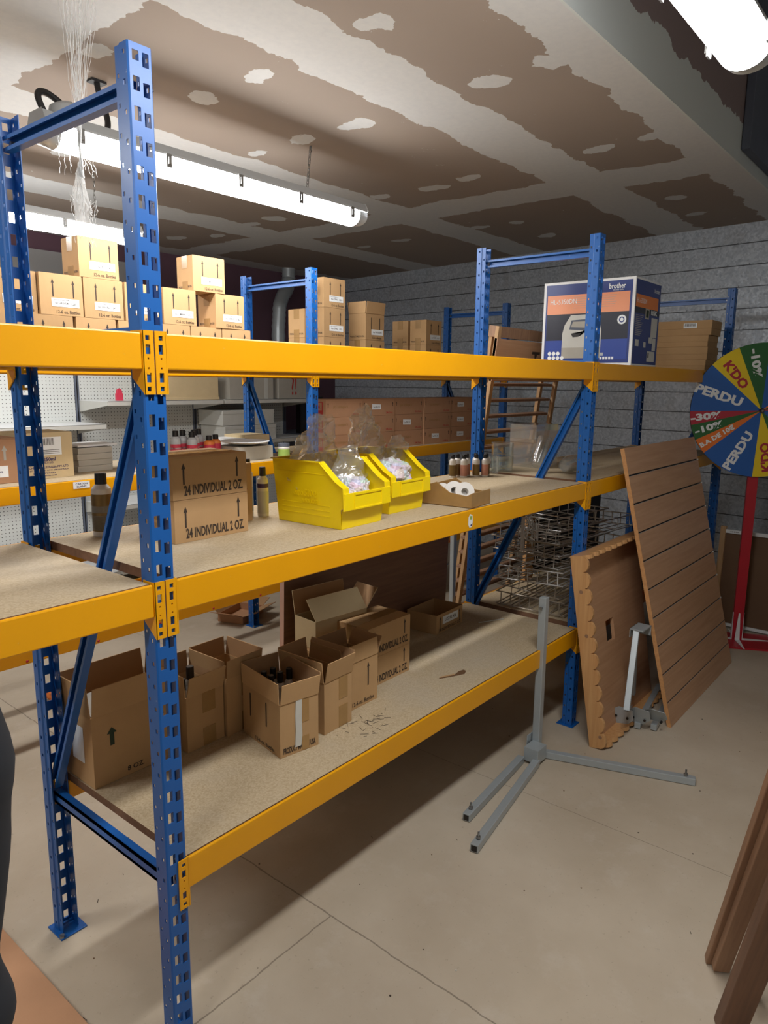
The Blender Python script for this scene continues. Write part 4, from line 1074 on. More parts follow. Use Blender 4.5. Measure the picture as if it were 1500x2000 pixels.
# scalloped roof board
def scallop_panel():
    t = empty('scalloped_roof_board', (1.935, -.150, .001), 0.0, 'tall pine board with scalloped edging and a square hole leaning on the right upright', 'wooden board')
    H, Wd = .815, .70
    lean = math.atan(.135/.80); RM = Matrix.Rotation(-lean, 4, 'X')
    hx0, hx1, hz0, hz1 = .245, .33, .38, .48
    mb = MB(); y0, y1 = -.003, .012
    for a in (rect(.016, hx0, .0, H), rect(hx1, Wd, .0, H), rect(hx0, hx1, .0, hz0), rect(hx0, hx1, hz1, H)):
        mb.box(a[0][0], a[1][0], y0, y1, a[0][1], a[2][1], M['beech_x'], RM)
    mb.build('main_board', t)
    # fascia boards stand forward of the main board, their front edges cut in scallops
    def edge(n, a0, a1, base, amp):
        st = (a1-a0)/n
        return [(a0+st*(k+.5)-st*.5*math.cos(PI*j/7), base-amp*math.sin(PI*j/7)) for k in range(n) for j in range(8)]
    mb = MB(); poly = [(0, .012)]+edge(12, 0, H, -.036, .026)+[(H, .012)]     # (z, y)
    vs = [RM @ Vector((x, y, z)) for x in (0, .016) for z, y in poly]; n = len(poly)
    mb.add(vs, [tuple(reversed(range(n))), tuple(range(n, 2*n))]+[(i, (i+1) % n, n+(i+1) % n, n+i) for i in range(n)], M['beech_z'])
    mb.build('side_fascia', t)
    for zb, nm, amp in ((H-.016, 'top_fascia', .030), (0.0, 'bottom_fascia', .032)):
        poly = [(.016, -.003)]+edge(11, .016, Wd, -.036, amp)+[(Wd, -.003)]
        mb = MB(); mb.prism(list(reversed(poly)), zb, zb+.016, M['beech_z'], RM); mb.build(nm, t)
    mb = MB()
    for y, z in ((-.02, .665), (-.025, .48), (-.04, .05)): mb.lathe([(0, 0), (.008, .0004)], M['oak_z'], 12, RM @ Matrix.Translation((-.0006, y, z)) @ Matrix.Rotation(-PI/2, 4, 'Y'))
    mb.build('knots', t)
    return t
scallop_panel()

# ---- grey steel T-frame standing on the floor
t = empty('steel_base_frame', (1.69, .0, 0), 0, 'grey square tube stand with upright post and floor legs, standing on the floor', 'steel stand')
def sq(mb, a, b, w=.028, m='grey_steel'):
    a, b = Vector(a), Vector(b); d = (b-a).normalized(); up = Vector((0, 0, 1)) if abs(d.z) < .9 else Vector((1, 0, 0)); s = d.cross(up).normalized(); u = s.cross(d)
    vs = [p+s*i*w/2+u*j*w/2 for p in (a, b) for i, j in ((-1, -1), (1, -1), (1, 1), (-1, 1))]
    mb.add(vs, [(3, 2, 1, 0), (4, 5, 6, 7), (0, 1, 5, 4), (1, 2, 6, 5), (2, 3, 7, 6), (3, 0, 4, 7)], M[m]); return mb
mb = sq(MB(), (.035, -.0, .005), (.035, .0, .675), .030); mb.build('post', t, bevel=.002)
mb = MB(); mb.box(-.015, .085, .018, .021, .02, .10, M['grey_steel']); mb.box(-.05, .022, -.050, .012, .012, .070, M['grey_steel']); mb.build('bracket', t, bevel=.002)
for a, b in (((.04, -.02, .016), (.232, -.568, .016)), ((-.055, .02, .016), (-.535, -.030, .016)), ((-.040, -.040, .016), (-.660, -.142, .016))):
    mb = sq(MB(), a, b); lg = mb.build('leg', t, bevel=.002)
    dv = (Vector(b)-Vector(a)).normalized(); p = Vector(b)-dv*.035
    mb = MB(); mb.tube([p+Vector((0, 0, .012)), p+Vector((0, 0, .040))], .0035, M['galv'], 8); mb.tube([p+Vector((0, 0, .018)), p+Vector((0, 0, .024))], .008, M['galv'], 6); mb.build('bolt', lg)
    e_ = Vector(b); mb = sq(MB(), e_+dv*.0003, e_+dv*.0010, .020, 'dark'); mb.build('tube_opening', lg)
mb = MB(); mb.tube([(.008, 0, .635), (.066, 0, .635)], .003, M['galv'], 8); mb.tube([(.006, 0, .635), (.012, 0, .635)], .007, M['galv'], 6); mb.build('bolt', t)
# bracket arm leaning on the scalloped board
t = empty('bracket_arm', (2.05, -.215, 0), 0, 'short grey steel arm with end plate leaning on the scalloped board', 'steel bracket')
mb = sq(MB(), (.018, -.02, .145), (.168, .015, .455), .026); mb.build('arm', t, bevel=.002)
mb = MB(); mb.box(.150, .250, -.02, .04, .455, .462, M['grey_steel']); mb.box(.246, .250, -.02, .04, .415, .462, M['grey_steel']); mb.box(.150, .250, .036, .04, .42, .462, M['grey_steel']); mb.build('end_plate', t, bevel=.001)
mb = sq(MB(), (.20, .03, .44), (.30, .055, .10), .018); mb.build('strut', t, bevel=.001)
mb = sq(MB(), (.0178, -.0202, .1435), (.0180, -.0200, .1445), .018, 'dark'); mb.build('tube_opening', t)
# bracket heap under the slatwall board
GS = 'grey steel brackets lying under the slatwall board'
for i, (x, y, rz) in enumerate(((2.16, -.170, .06), (2.19, -.235, .04), (2.22, -.296, .03))):
    mb = sq(MB(), (.03, 0, .016), (.52, .05, .016), .026); 
    mb.prism([(-.045, -.05), (.0, -.055), (.035, -.02), (.035, .03), (-.03, .04), (-.05, .01)], 0, .003, M['grey_steel'], Matrix.Translation((.03, 0, .045+.012*i)) @ Matrix.Rotation(PI/2-.3*i, 4, 'Y'))
    for dy in (-.03, .02): mb.tube([(.026, dy, .05), (.036, dy, .05)], .005, M['dark'], 8)
    tag(mb.build('steel_bracket', loc=(x, y, .002+.0*i), rz=rz, bevel=.001), f'grey steel bracket under the slatwall board, {["left", "middle", "right"][i]} one', 'steel bracket', GS)

# planks at bottom right, leaning away to the right
GPK = 'brown planks leaning at the bottom right'
def plank(foot, top, w, th, m, label, spin=0):
    foot, top = Vector(foot), Vector(top); d = (top-foot); ln = d.length; d.normalize()
    s = d.cross(Vector((0, 0, 1))).normalized(); u = s.cross(d).normalized()
    c, sn = math.cos(spin), math.sin(spin); s, u = s*c+u*sn, -s*sn+u*c
    R = Matrix((s, u, d)).transposed().to_4x4(); mb = MB(); mb.box(-w/2, w/2, -th/2, th/2, 0, ln, M[m])
    o = mb.build('plank', bevel=.002); o.matrix_world = Matrix.Translation(foot) @ R
    return tag(o, label, 'plank', GPK)
plank((1.062, -.872, .006), (.655, -1.10, 1.18), .050, .022, 'oak_z', 'reddish brown plank leaning rightmost on the floor, farthest of the leaning planks')
plank((1.040, -.890, .012), (.645, -1.12, 1.16), .040, .022, 'oak_z', 'reddish brown plank lying against the farthest leaning plank')
plank((.872, -.955, .012), (.60, -1.150, 1.05), .066, .030, 'walnut_z', 'dark brown plank cut by the bottom edge of the photo')
plank((1.010, -.975, .006), (.64, -1.17, 1.10), .028, .022, 'oak_z', 'short brown plank seen at the right edge behind the dark plank')
mb = MB(); mb.box(0, .4, 0, .03, 0, .9, M['lightwood'])
tag(mb.build('light_board', loc=(2.655, -.70, 0), rz=-1.1), 'light wooden board just entering the frame at the right edge', 'board')

# ================================================================ WHEEL
t = empty('prize_wheel', (3.735, -.268, 0), .48, 'round prize wheel with coloured sectors on a red floor stand', 'prize wheel')
for nm, c in (('w_blue', (28, 92, 172)), ('w_yellow', (238, 208, 24)), ('w_green', (34, 100, 44)), ('w_red', (176, 36, 56)), ('w_orange', (232, 118, 34))): M[nm] = plain(nm[2:]+'_sector_paint', c, .5, var=.05)
R0 = .374; CZ = 1.368
mb = MB(); RY = Matrix.Translation((-.03, 0, CZ)) @ Matrix.Rotation(-PI/2, 4, 'Y')
mb.lathe([(0, -.006), (R0, -.006), (R0, .012), (0, .012)], M['dark'], 96, RY)
secs = [(87.9, 112.9, 'w_green'), (112.9, 138, 'w_yellow'), (138, 181.5, 'w_blue'), (181.5, 193.7, 'w_red'), (193.7, 207.4, 'w_green'), (207.4, 221.1, 'w_orange'), (221.1, 268, 'w_blue'),
        (268, 292.9, 'w_yellow'), (292.9, 318, 'w_green'), (318, 361.5, 'w_blue'), (361.5, 373.7, 'w_red'), (13.7, 27.4, 'w_green'), (27.4, 41.1, 'w_orange'), (41.1, 87.9, 'w_blue')]
for a0, a1, m in secs:
    n = max(3, int((a1-a0)/3)); pts = [(0, 0)]+[(R0*math.cos(math.radians(a0+(a1-a0)*i/n)), R0*math.sin(math.radians(a0+(a1-a0)*i/n))) for i in range(n+1)]
    mb.decal(LEFT, (-.0426, 0, CZ), pts, M[m])
def wt(s, ang, r, h, w, m, rot):
    a = math.radians(ang); mb.text(s, LEFT, (-.0432, -r*math.cos(a), CZ+r*math.sin(a)), h, M[m], w, .045, math.radians(rot))
wt('PERDU', 160, .245, .052, .265, 'label', -18); wt('PERDU', 246, .250, .052, .235, 'label', 62)
wt("K'DO", 127, .245, .055, .175, 'w_red', -50); wt('-10%', 101, .265, .048, .165, 'label', -78)
wt('-30%', 187.5, .290, .042, .165, 'label', 8); wt('-10%', 200.5, .285, .040, .155, 'label', 19); wt('B.A DE 10€', 214, .265, .030, .205, 'label', 34)
wt("K'DO", 280, .265, .055, .165, 'w_red', 100); wt('PERDU', 65, .25, .052, .235, 'label', -118); wt('PERDU', 340, .25, .052, .25, 'label', 162)
mb.build('wheel_disc', t)
mb = MB(); mb.tube([(-.062, 0, CZ), (-.02, 0, CZ)], .008, M['galv'], 12); mb.tube([(-.055, 0, CZ), (-.050, 0, CZ)], .014, M['galv'], 12); mb.build('hub', t)
mb = MB(); mb.box(-.018, .004, -.028, .028, .010, CZ+.03, M['red']); mb.build('pole', t, bevel=.002)
mb = MB(); pl = [(-.13, -.20), (-.16, -.16), (-.16, .12), (-.13, .15), (.11, .15), (.11, -.20)]
mb.prism([(x, y) for x, y in pl], 0, .010, M['red']); mb.build('base_plate', t, bevel=.002)
for ang in (0, 90, 180, 270):
    mb = MB(); mb.prism([(0, -.014), (.155, -.003), (.155, .003), (0, .014)], 0, .003, M['white']); mb.prism([(0, -.014), (.165, -.004), (.165, .004), (0, .014)], 0, .003, M['white'], Matrix.Rotation(-PI/2, 4, 'Y'))
    o = mb.build('angle_bracket', t); o.location = (-.007+.031*math.cos(math.radians(ang))*(.7 if ang in (0, 180) else 1), .031*math.sin(math.radians(ang)), .0105); o.rotation_euler[2] = math.radians(ang)

# framed boards against the right wall
t = empty('framed_board', (3.945, -1.03, 0), 0, 'large brown board with white edge strips standing behind the wheel stand', 'board')
RM = Matrix.Rotation(.06, 4, 'Y')
mb = MB(); mb.box(0, .012, 0, .93, .03, .60, M['hardboard'], RM); mb.build('board_face', t)
mb = MB(); mb.box(-.014, .013, -.0, .93, .60, .622, M['white'], RM); 
for k in range(5): mb.decal(LEFT, RM @ Vector((-.0145, .90-k*.01, .611)), rect(-.002, .002, -.003, .003), M['ink'])
mb.build('white_strip', t); mb = MB(); mb.box(-.010, .013, -.0, .93, .012, .030, M['white'], RM); mb.build('white_strip', t)
mb = MB(); mb.box(-.022, .012, .93, .96, 0, .64, M['lightwood'], RM); mb.build('wooden_batten', t)

# ================================================================ GONDOLA with pegboard
YP = 3.78
t = empty('gondola_shelving', (0, YP, 0), 0, 'white perforated gondola shelving along the back wall', 'gondola shelving')
XG = [-.17, .83, 1.83, 2.83, 3.83]
for a, b in zip(XG, XG[1:]):
    mb = MB(); mb.box(a+.018, b-.018, 0, .015, .16, 1.66, M['pegboard']); mb.build('pegboard_panel', t)
for a in XG:
    mb = MB(); mb.box(a-.015, a+.015, -.006, .03, 0, 1.68, M['concrete_dark']); 
    mb.box(a-.004, a+.004, -.0068, -.006, .1, 1.66, M['black']); mb.build('shelf_upright', t)
def gshelf(x0, x1, z, dp=.40):
    mb = MB(); mb.box(x0+.01, x1-.01, -dp, -.008, z-.004, z, M['white']); mb.box(x0+.01, x1-.01, -dp, -dp+.004, z-.032, z, M['offwhite'])
    for xx in (x0+.010, x1-.014): mb.add([(xx, -dp+.01, z-.004), (xx, -.008, z-.004), (xx, -.008, z-.085), (xx, -dp+.01, z-.03), (xx+.004, -dp+.01, z-.004), (xx+.004, -.008, z-.004), (xx+.004, -.008, z-.085), (xx+.004, -dp+.01, z-.03)],
            [(0, 1, 2, 3), (7, 6, 5, 4), (3, 2, 6, 7), (0, 3, 7, 4)], M['offwhite'])
    mb.build('shelf', t, bevel=.001)
gshelf(-.17, .83, 1.20); gshelf(.83, 1.83, 1.20); gshelf(1.83, 2.83, 1.355); gshelf(2.83, 3.83, 1.355); gshelf(2.83, 3.83, 1.02); gshelf(1.83, 2.83, .62)
for a, b in zip(XG, XG[1:]): gshelf(a, b, .17, .47)
# things on the gondola
mb = MB(); mb.box(0, .50, 0, .30, 0, .205, M['kraft_pale']); mb.box(-.004, .504, -.006, .30, 0, .022, M['kraft_pale'])
tag(mb.build('cream_crate', loc=(2.29, 3.40, 1.356), bevel=.004), 'cream box on the upper gondola shelf right of the tall upright', 'box')
mb = MB(); mb.box(0, .46, 0, .30, 0, .22, M['greycard']); mb.box(.36, .40, -.001, .0, 0, .22, M['offwhite'])
tag(mb.build('grey_crate', loc=(2.90, 3.40, 1.356), bevel=.004), 'grey box on the upper gondola shelf left of the red printed box', 'box')
mb = MB(); mb.box(0, .36, 0, .28, 0, .22, M['greycard']); mb.text('?!', FRONT, (.18, -.001, .11), .16, M['ink_red'], .06)
tag(mb.build('grey_crate', loc=(3.42, 3.40, 1.356), bevel=.004), 'grey box with a red printed figure on the upper gondola shelf', 'box')
mb = MB(); mb.box(0, .05, 0, .02, 0, .05, M['pink_label']); mb.prism([(.005, .05), (.045, .05), (.040, .075), (.025, .085), (.010, .075)], 0, .02, M['pink_label'], Matrix.Translation((0, .02, 0)) @ Matrix.Rotation(PI/2, 4, 'X'))
tag(mb.build('red_ornament', loc=(1.93, 3.42, 1.357)), 'small red ornament on the upper gondola shelf left of the tall upright', 'ornament')
for i, (x, z, w) in enumerate(((2.86, 1.021, .42), (2.86, 1.146, .42))):
    mb = MB(); mb.box(0, .54, 0, .32, 0, .115, M['offwhite']); mb.box(-.002, .542, -.002, .32, .09, .122, M['offwhite'])
    tag(mb.build('white_box', loc=(2.86-.02*i, 3.42, z), bevel=.002), f'{["lower", "upper"][i]} of two wide white boxes stacked on the gondola', 'box', 'white boxes on the gondola shelf')
mb = MB(); mb.box(0, .30, 0, .06, 0, .34, M['dark']); mb.box(.01, .29, -.001, 0, .03, .33, M['black'])
tag(mb.build('black_monitor', loc=(3.98, 3.72, 1.02), bevel=.004), 'black flat screen or panel standing right of the pegboard', 'screen')
mb = MB(); mb.box(0, .5, 0, .5, 0, 1.018, M['concrete_dark'])
tag(mb.build('dark_cabinet', loc=(3.90, 3.70, 0)), 'dark cabinet under the black panel at the end of the gondola', 'cabinet')

# ---- rear rack middle shelf, left bay
def rcarton(x, y, w, d, h, mat, label, deco=None, rz=0, z=ZM+.001):
    mb = MB(); carton_mesh(mb, w, d, h, M[mat], False)
    if deco: deco(mb, w, h)
    return tag(mb.build('carton', loc=(x, y, z), rz=rz, bevel=.002), label, 'cardboard box')
def d1(mb, w, h):
    arrow(mb, FRONT, (w*.78, -.0007, h*.68), h*.33, .022, M['greycard'], .35); mb.decal(FRONT, (w*.6, -.0008, h*.27), rect(-.06, .06, -.022, .022), M['label'])
    mb.text('Rose-Umbra', FRONT, (w*.6, -.0012, h*.27), .010, M['ink_blue'], .08)
rcarton(.20, 1.66, .285, .20, .175, 'kraft_red', 'kraft carton with grey arrow left of the 250ml carton on the middle shelf', d1)
def d2(mb, w, h):
    mb.decal(FRONT, (w*.50, -.0008, h*.72), rect(-.045, .060, -.040, .034), M['label'])
    for k in range(16): mb.decal(FRONT, (w*.5-.025+k*.0036, -.0012, h*.80), rect(-.0007-.0004*(k % 3), .0007, -.014, .014), M['ink'])
    for k in range(3): mb.decal(FRONT, (w*.53, -.0012, h*.62-k*.007), rect(-.04, .045, -.001, .001), M['ink'])
    mb.text('12 x 250ml', FRONT, (w*.44, -.0009, h*.42), .016, M['ink_blue'], .09, .03); mb.text('NET AU 1295', FRONT, (w*.46, -.0009, h*.345), .008, M['ink_blue'], .06)
    mb.text('CHROMA AUSTRALIA PTY. LTD.', FRONT, (w*.52, -.0009, h*.25), .009, M['ink_blue'], .165, .02); mb.text('MT. KURING-GAI, N.S.W. 2080 AUSTRALIA', FRONT, (w*.52, -.0009, h*.18), .007, M['ink_blue'], .160, .01)
    mb.text('12 x 8 FLUID', FRONT, (w*.42, -.0009, h*.12), .006, M['ink_blue'], .09); mb.text('www.chroma.com', FRONT, (w*.42, -.0009, h*.07), .007, M['ink_blue'], .10)
rcarton(.495, 1.69, .215, .20, .188, 'kraft_pale', 'pale carton printed 250ml with a white barcode label, middle shelf at left', d2)
for k in range(4):
    mb = MB(); mb.box(0, .165, 0, .20, 0, .026, M['greycard']); 
    tag(mb.build('flat_box', loc=(.775+.004*(k % 2), 1.78, ZM+.001+k*.0265), rz=.04*(k % 2), bevel=.0015), f'thin grey card box right of the 250ml carton, {["lowest", "second", "third", "topmost"][k]} of four', 'box', 'thin grey boxes in a pile')
mb = MB(); mb.box(0, .2, 0, .16, 0, .008, M['white']); tag(mb.build('paper_stack', loc=(.785, 1.79, ZM+.110), rz=.1), 'white papers lying on the pile of thin grey boxes', 'papers')
GR = 'paint bottles on the middle shelf of the rear rack'
for i, (x, y, h, kind) in enumerate([(.985, 1.66, .12, 0), (1.02, 1.72, .155, 0), (1.29, 1.80, .16, 1), (1.345, 1.82, .16, 1), (1.40, 1.80, .16, 1), (1.455, 1.84, .16, 1), (1.46, 1.76, .13, 2), (1.53, 1.80, .13, 2), (1.35, 1.75, .155, 1)]):
    if kind == 0: bottle((x, y, ZM+.001), .021, h, 'bottle_white', 'black', 'small white labelled bottle seen between the posts on the rear middle shelf', GR, [(.1, .65, 'rose_label')])
    if kind == 1: bottle((x, y, ZM+.001), .026, h, 'bottle_clear', 'black', 'milky bottle with pink label and black cap behind the stacked cartons', GR, [(.1, .70, 'pink_label'), (.52, .58, 'label')])
    if kind == 2: bottle((x, y, ZM+.001), .027, h, 'orange_label', 'black', 'orange topped bottle with pink label at the right of the bottle row', GR, [(.1, .5, 'bottle_clear'), (.5, .78, 'pink_label')])
mb = MB(); mb.lathe([(0, .004), (.07, .006), (.125, .018), (.128, .020), (.125, .022), (.07, .010), (0, .008)], M['white'], 32)
tag(mb.build('white_plate', loc=(1.66, 1.72, ZM+.075)), 'white shallow plate showing above the two stacked cartons', 'plate')
mb = MB(); carton_mesh(mb, .22, .2, .070, M['greycard'], False); tag(mb.build('flat_box', loc=(1.56, 1.64, ZM+.001)), 'grey box carrying the white plate', 'box')
GF = 'flat boxes beside the middle rear upright'
for i, (x, y, z, w, m) in enumerate(((2.05, 1.86, 0, .13, 'white'), (2.05, 1.86, .031, .13, 'white'), (2.05, 1.86, .062, .13, 'white'), (1.80, 1.86, 0, .16, 'greycard'), (1.80, 1.86, .036, .16, 'greycard'), (1.79, 1.86, .072, .18, 'kraft_pale'))):
    if i < 3: x -= .37
    else: x += .0
    mb = MB(); mb.box(0, w, 0, .18, 0, .030 if i < 3 else .035, M[m]); tag(mb.build('flat_box', loc=(x, y+.02, ZM+.001+z), bevel=.0015), f'flat {"white" if i < 3 else "grey-brown"} box left of the middle rear upright, {["lowest", "middle", "top"][i % 3]} of its pile', 'box', GF)
mb = MB(); mb.lathe([(.030, 0), (.032, .004), (.032, .055), (.028, .062)], M['bottle_white'], 24); mb.lathe([(.0325, .010), (.0325, .048)], M['green_label'], 24); mb.lathe([(.031, .062), (.031, .078), (0, .079)], M['concrete_dark'], 24)
tag(mb.build('paint_jar', loc=(1.84, 1.62, ZM+.001)), 'small white jar with green label behind the left yellow bin', 'jar')
# flexible duct and clutter behind
mb = MB(); pts = [(4.30, 4.2, 2.60), (4.30, 4.2, 2.50), (4.26, 4.18, 2.40), (4.17, 4.15, 2.32), (4.10, 4.12, 2.22), (4.08, 4.12, 2.0), (4.08, 4.12, 1.5)]
fine = []
for a, b in zip(pts, pts[1:]):
    for k in range(8): fine.append(Vector(a).lerp(Vector(b), k/8))
mb.tube(fine, [.068 if k % 2 else .062 for k in range(len(fine))], M['grey_steel'], 16)
tag(mb.build('flexible_duct'), 'grey flexible air duct coming down from the ceiling in the back corner', 'duct')
crumple('dark_sack', (1.78, 1.93, ZT+.075), (.16, .10, .07), 4, .35, M['dark'], 'dark bagged items between the left and middle carton stacks', None, seed=13)
mb = MB(); mb.lathe([(0, -.006), (.035, -.004), (.042, .004), (0, .008)], M['bottle_white'], 20, Matrix.Rotation(1.3, 4, 'Y'))
tag(mb.build('white_cap_disc', loc=(1.76, 1.90, ZT+.165)), 'white disc shape on the dark bagged items', 'disc')

# ================================================================ COBWEB
random.seed(5)
mb = MB()
def strand(a, b, r, sag=.01, n=14):
    a, b = Vector(a), Vector(b); o1 = random.random()*9
    pts = [a.lerp(b, i/n)+Vector((noise.noise(Vector((i*.5, o1, 0))), noise.noise(Vector((0, o1, i*.5))), 0))*sag for i in range(n+1)]
    mb.tube(pts, r, M['webbing'], 4, False)
A = Vector((.41, .9, 2.0))
for k in range(26):
    x0 = .36+.11*random.random(); z1 = 2.20-.05*random.random()
    strand((x0, .88+.04*random.random(), 2.598), (.385+.012*random.random(), .9, z1), random.choice([.0006, .0009, .0014]))
for k in range(16): strand((.385+.012*random.random(), .9, 2.22), (.38+.02*random.random(), .9, 2.09), .0012, .004)
for k in range(26):
    a = random.uniform(-.5, .5); strand((.385, .9, 2.12), (.385+a*.08, .9+a*.02, 2.02-.05*random.random()), .0009, .006)
for k in range(22):
    strand((.345+.09*random.random(), .9, 2.04-.02*random.random()), (.37+.09*random.random(), .93, 1.90+.06*random.random()), .0007, .01)
for k in range(16):
    x0 = .49+.12*random.random(); strand((x0, 1.22, 2.30), (x0+random.uniform(-.02, .08), 1.22, 2.30-random.uniform(.04, .13)), .0005, .008)
tag(mb.build('cobweb'), 'dusty white cobweb hanging from the ceiling left of the tall upright', 'cobweb', kind='stuff')
vs = []; fs = []
for j in range(15):
    v = j/14; wdt = .004+.036*v if v < .6 else .026*(1-(v-.6)*.5)
    for i in range(9):
        u = i/8-.5; vs.append((.387+u*2*wdt, .9+.006*noise.noise(Vector((i, j, 0))*.7), 2.13-.17*v-.01*noise.noise(Vector((i*.6, j*.4, 3)))))
for j in range(14):
    for i in range(8): a = j*9+i; fs.append((a, a+1, a+10, a+9))
mb = MB(); mb.add(vs, fs, M['webbing'], True); tag(mb.build('cobweb_tuft'), 'dense cone shaped tuft of cobweb in front of the strip lights', 'cobweb', kind='stuff')

# ================================================================ small debris on shelves
mb = MB()
for k in range(40):
    a = random.uniform(0, 6.28); x, y = .80+random.gauss(0, .05), .10+random.gauss(0, .03); l = random.uniform(.006, .028)
    if y < .02: y = .03
    mb.tube([(x, y, .0012), (x+l*math.cos(a), y+l*math.sin(a), .0016)], .0006, M['ink'], 4)
tag(mb.build('plant_debris', loc=(0, 0, ZL)), 'scattering of dry twig bits on the bottom shelf by the open boxes', 'debris', kind='stuff')
mb = MB(); mb.prism([(0, 0), (.045, -.018), (.07, -.008), (.075, .006), (.05, .012), (.02, .006), (-.05, .03), (-.052, .026)], 0, .0008, M['hardboard'])
mb.box(-.052, .01, .008, .014, .001, .003, M['lightwood'], Matrix.Rotation(-.4, 4, 'Z'))
tag(mb.build('wood_splinter', loc=(1.27, .115, ZL+.0006)), 'torn splinter with a brown stain on the open part of the bottom shelf', 'splinter')
mb = MB(); mb.box(0, .13, 0, .004, 0, .003, M['offwhite']); tag(mb.build('white_stick', loc=(1.83, .36, ZL+.0006), rz=-.45), 'thin white stick lying on the bottom shelf near the wire racks', 'stick')

mb = MB()
for k in range(70):
    x, y = random.uniform(-.1, 2.6), random.uniform(-.9, .9); a = random.uniform(0, 6.28); q = random.uniform(.001, .0035)
    if random.random() < .35: mb.tube([(x, y, .0012), (x+q*5*math.cos(a), y+q*5*math.sin(a), .0014)], .0007, M['ink'], 4)
    else: mb.prism([(q*math.cos(t_+a)*random.uniform(.6, 1.2), q*math.sin(t_+a)) for t_ in (0, 1.3, 2.6, 3.9, 5.1)], 0, .0012, M[random.choice(['ink', 'hardboard', 'offwhite'])], Matrix.Translation((x, y, .0002)))
tag(mb.build('floor_debris'), 'scattered tiny chips and dirt on the concrete floor', 'debris', kind='stuff')
# ================================================================ PERSON at the left edge
t = empty('person', (-.803, -.52, 0), 0, 'person in a dark jacket at the left edge, only the hanging sleeve in view', 'person')
def skin_obj(name, verts, edges, radii, m, root=0, sub=2):
    me = bpy.data.meshes.new(name); me.from_pydata(verts, edges, []); me.materials.append(m)
    o = bpy.data.objects.new(name, me); COL.objects.link(o); o.parent = t
    me.skin_vertices or None
    md = o.modifiers.new('skin', 'SKIN'); md.use_smooth_shade = True
    bm = bmesh.new(); bm.from_mesh(me); lay = bm.verts.layers.skin.verify()
    for v, r in zip(bm.verts, radii): v[lay].radius = r if isinstance(r, tuple) else (r, r); v[lay].use_root = (v.index == root)
    bm.to_mesh(me); bm.free()
    s = o.modifiers.new('smooth', 'SUBSURF'); s.levels = sub; s.render_levels = sub
    return o
V = [(0, 0, .92), (0, 0, 1.10), (0, .01, 1.30), (0, 0, 1.43), (0, .01, 1.52), (0, .02, 1.60), (0, .02, 1.70)]
E_ = [(0, 1), (1, 2), (2, 3), (3, 4), (4, 5), (5, 6)]; Rr = [(.14, .10), (.13, .09), (.15, .10), (.09, .07), .052, (.075, .09), (.07, .085)]
for sx in (-1, 1):
    b0 = len(V); V += [(sx*.10, 0, .84), (sx*.11, .01, .48), (sx*.115, -.01, .09), (sx*.12, .10, .035)]; E_ += [(0, b0), (b0, b0+1), (b0+1, b0+2), (b0+2, b0+3)]; Rr += [.085, .058, .038, .035]
    b0 = len(V); V += [(sx*.17, 0, 1.40), (sx*.225, -.01, 1.13), (sx*.235, .02, .89), (sx*.232, .03, .83)]; E_ += [(3, b0), (b0, b0+1), (b0+1, b0+2), (b0+2, b0+3)]; Rr += [.055, .042, .026, (.020, .034)]
skin_obj('body', V, E_, Rr, M['skin'])
for sx in (-1, 1):      # fingers and thumbs
    V = [(sx*.232, .03, .84)]; E_ = []; Rr = [(.016, .028)]
    for k, (dy, ln) in enumerate(((.026, .070), (.009, .078), (-.009, .073), (-.025, .058))):
        b0 = len(V); V += [(sx*.232, .03+dy, .785), (sx*.226, .032+dy, .785-ln*.55), (sx*.216, .034+dy, .785-ln)]; E_ += [(0, b0), (b0, b0+1), (b0+1, b0+2)]; Rr += [.0085, .008, .007]
    b0 = len(V); V += [(sx*.226, .068, .825), (sx*.220, .082, .785)]; E_ += [(0, b0), (b0, b0+1)]; Rr += [.010, .0085]
    skin_obj('hand', V, E_, Rr, M['skin'])
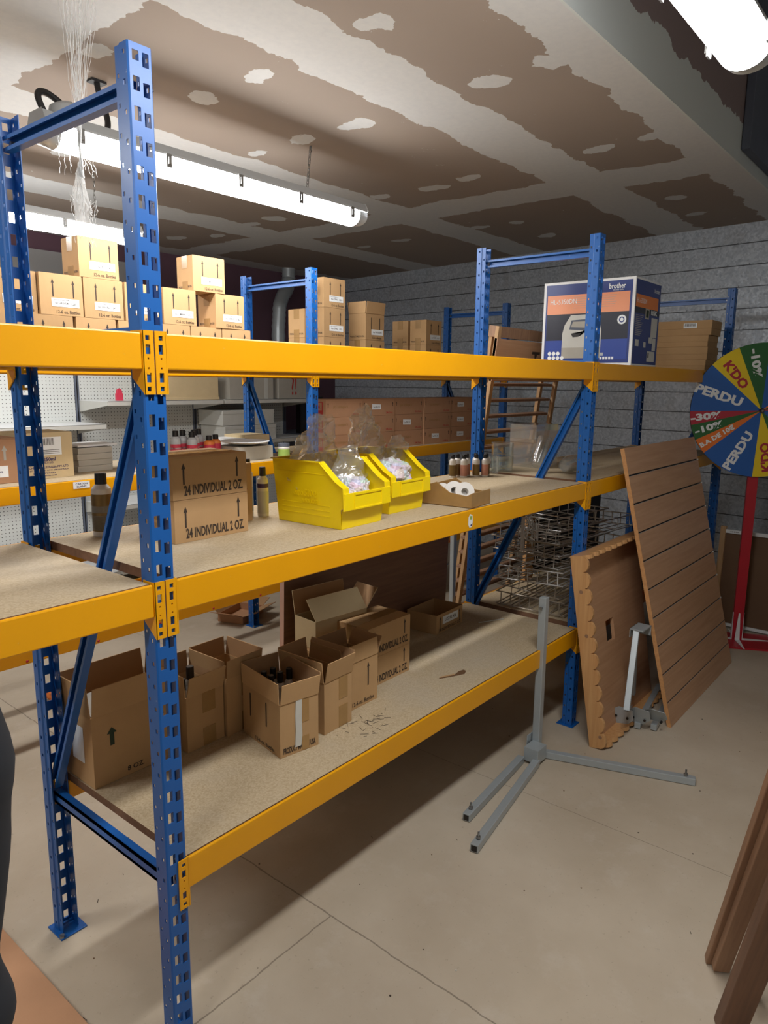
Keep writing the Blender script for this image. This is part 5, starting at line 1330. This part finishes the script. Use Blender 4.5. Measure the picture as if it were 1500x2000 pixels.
# jacket: torso and sleeves with folds
V = [(0, 0, .88), (0, 0, 1.00), (0, .0, 1.15), (0, .01, 1.30), (0, 0, 1.42), (0, 0, 1.475)]; E_ = [(i, i+1) for i in range(5)]; Rr = [(.150, .125), (.15, .12), (.15, .115), (.18, .125), (.13, .095), (.075, .07)]
for sx in (-1, 1):
    b0 = len(V); V += [(sx*.175, 0, 1.385), (sx*.205, 0, 1.30)]; Rr += [.075, .062]; E_ += [(4, b0), (b0, b0+1)]
skin_obj('jacket', V, E_, Rr, M['jacket'])
for sx in (-1, 1):      # sleeves with folds at elbow and cuff
    tab = [(.835, .042), (.845, .050), (.870, .060), (.895, .055), (.925, .045), (.955, .053), (1.01, .061), (1.06, .068), (1.10, .067), (1.135, .080), (1.185, .070), (1.24, .064), (1.33, .066), (1.40, .06)]
    mb = MB(); n = 28; vs = []
    for j, (z, rr) in enumerate(tab):
        cx = sx*(.228 if z < 1.2 else .228-.03*(z-1.2)/.2)
        for k in range(n):
            a = 2*PI*k/n; f = 1+.07*noise.noise(Vector((math.cos(a)*1.5, math.sin(a)*1.5+sx, z*14)))
            vs.append((cx+rr*f*math.cos(a), .0+rr*1.05*f*math.sin(a), z))
    mb.add(vs, [(j*n+k, j*n+(k+1) % n, (j+1)*n+(k+1) % n, (j+1)*n+k) for j in range(len(tab)-1) for k in range(n)], M['jacket'], True)
    mb.build('sleeve', t, solid=.004, sub=1)
V = [(0, 0, .93)]; E_ = []; Rr = [(.155, .115)]
for sx in (-1, 1):
    b0 = len(V); V += [(sx*.10, 0, .82), (sx*.112, .01, .48), (sx*.117, -.01, .14), (sx*.117, -.01, .075)]; E_ += [(0, b0), (b0, b0+1), (b0+1, b0+2), (b0+2, b0+3)]; Rr += [.100, .078, .066, .064]
skin_obj('trousers', V, E_, Rr, M['trousers'])
for sx in (-1, 1): skin_obj('shoe', [(sx*.118, -.05, .045), (sx*.12, .03, .045), (sx*.122, .12, .038), (sx*.122, .17, .032)], [(0, 1), (1, 2), (2, 3)], [.042, .045, .042, .030], M['rubber'])
o = crumple('hair', (0, .0, 1.715), (.088, .105, .095), 3, .05, M['hair'], None, None, seed=2); o.parent = t
mb = MB()
for sx in (-1, 1):
    mb.lathe([(0, -.011), (.010, -.005), (.011, 0), (.010, .005), (0, .011)], M['white'], 10, Matrix.Translation((sx*.030, .106, 1.655))); mb.lathe([(0, -.005), (.005, 0), (0, .005)], M['dark'], 8, Matrix.Translation((sx*.030, .117, 1.655)))
    mb.lathe([(0, -.026), (.010, -.016), (.012, .01), (0, .028)], M['skin'], 8, Matrix.Translation((sx*.083, .02, 1.65)))
mb.tube([(0, .100, 1.665), (0, .124, 1.628), (0, .110, 1.618)], [.008, .013, .010], M['skin'], 8); mb.box(-.022, .022, .100, .109, 1.588, 1.595, M['pinkedge'])
mb.build('face', t)
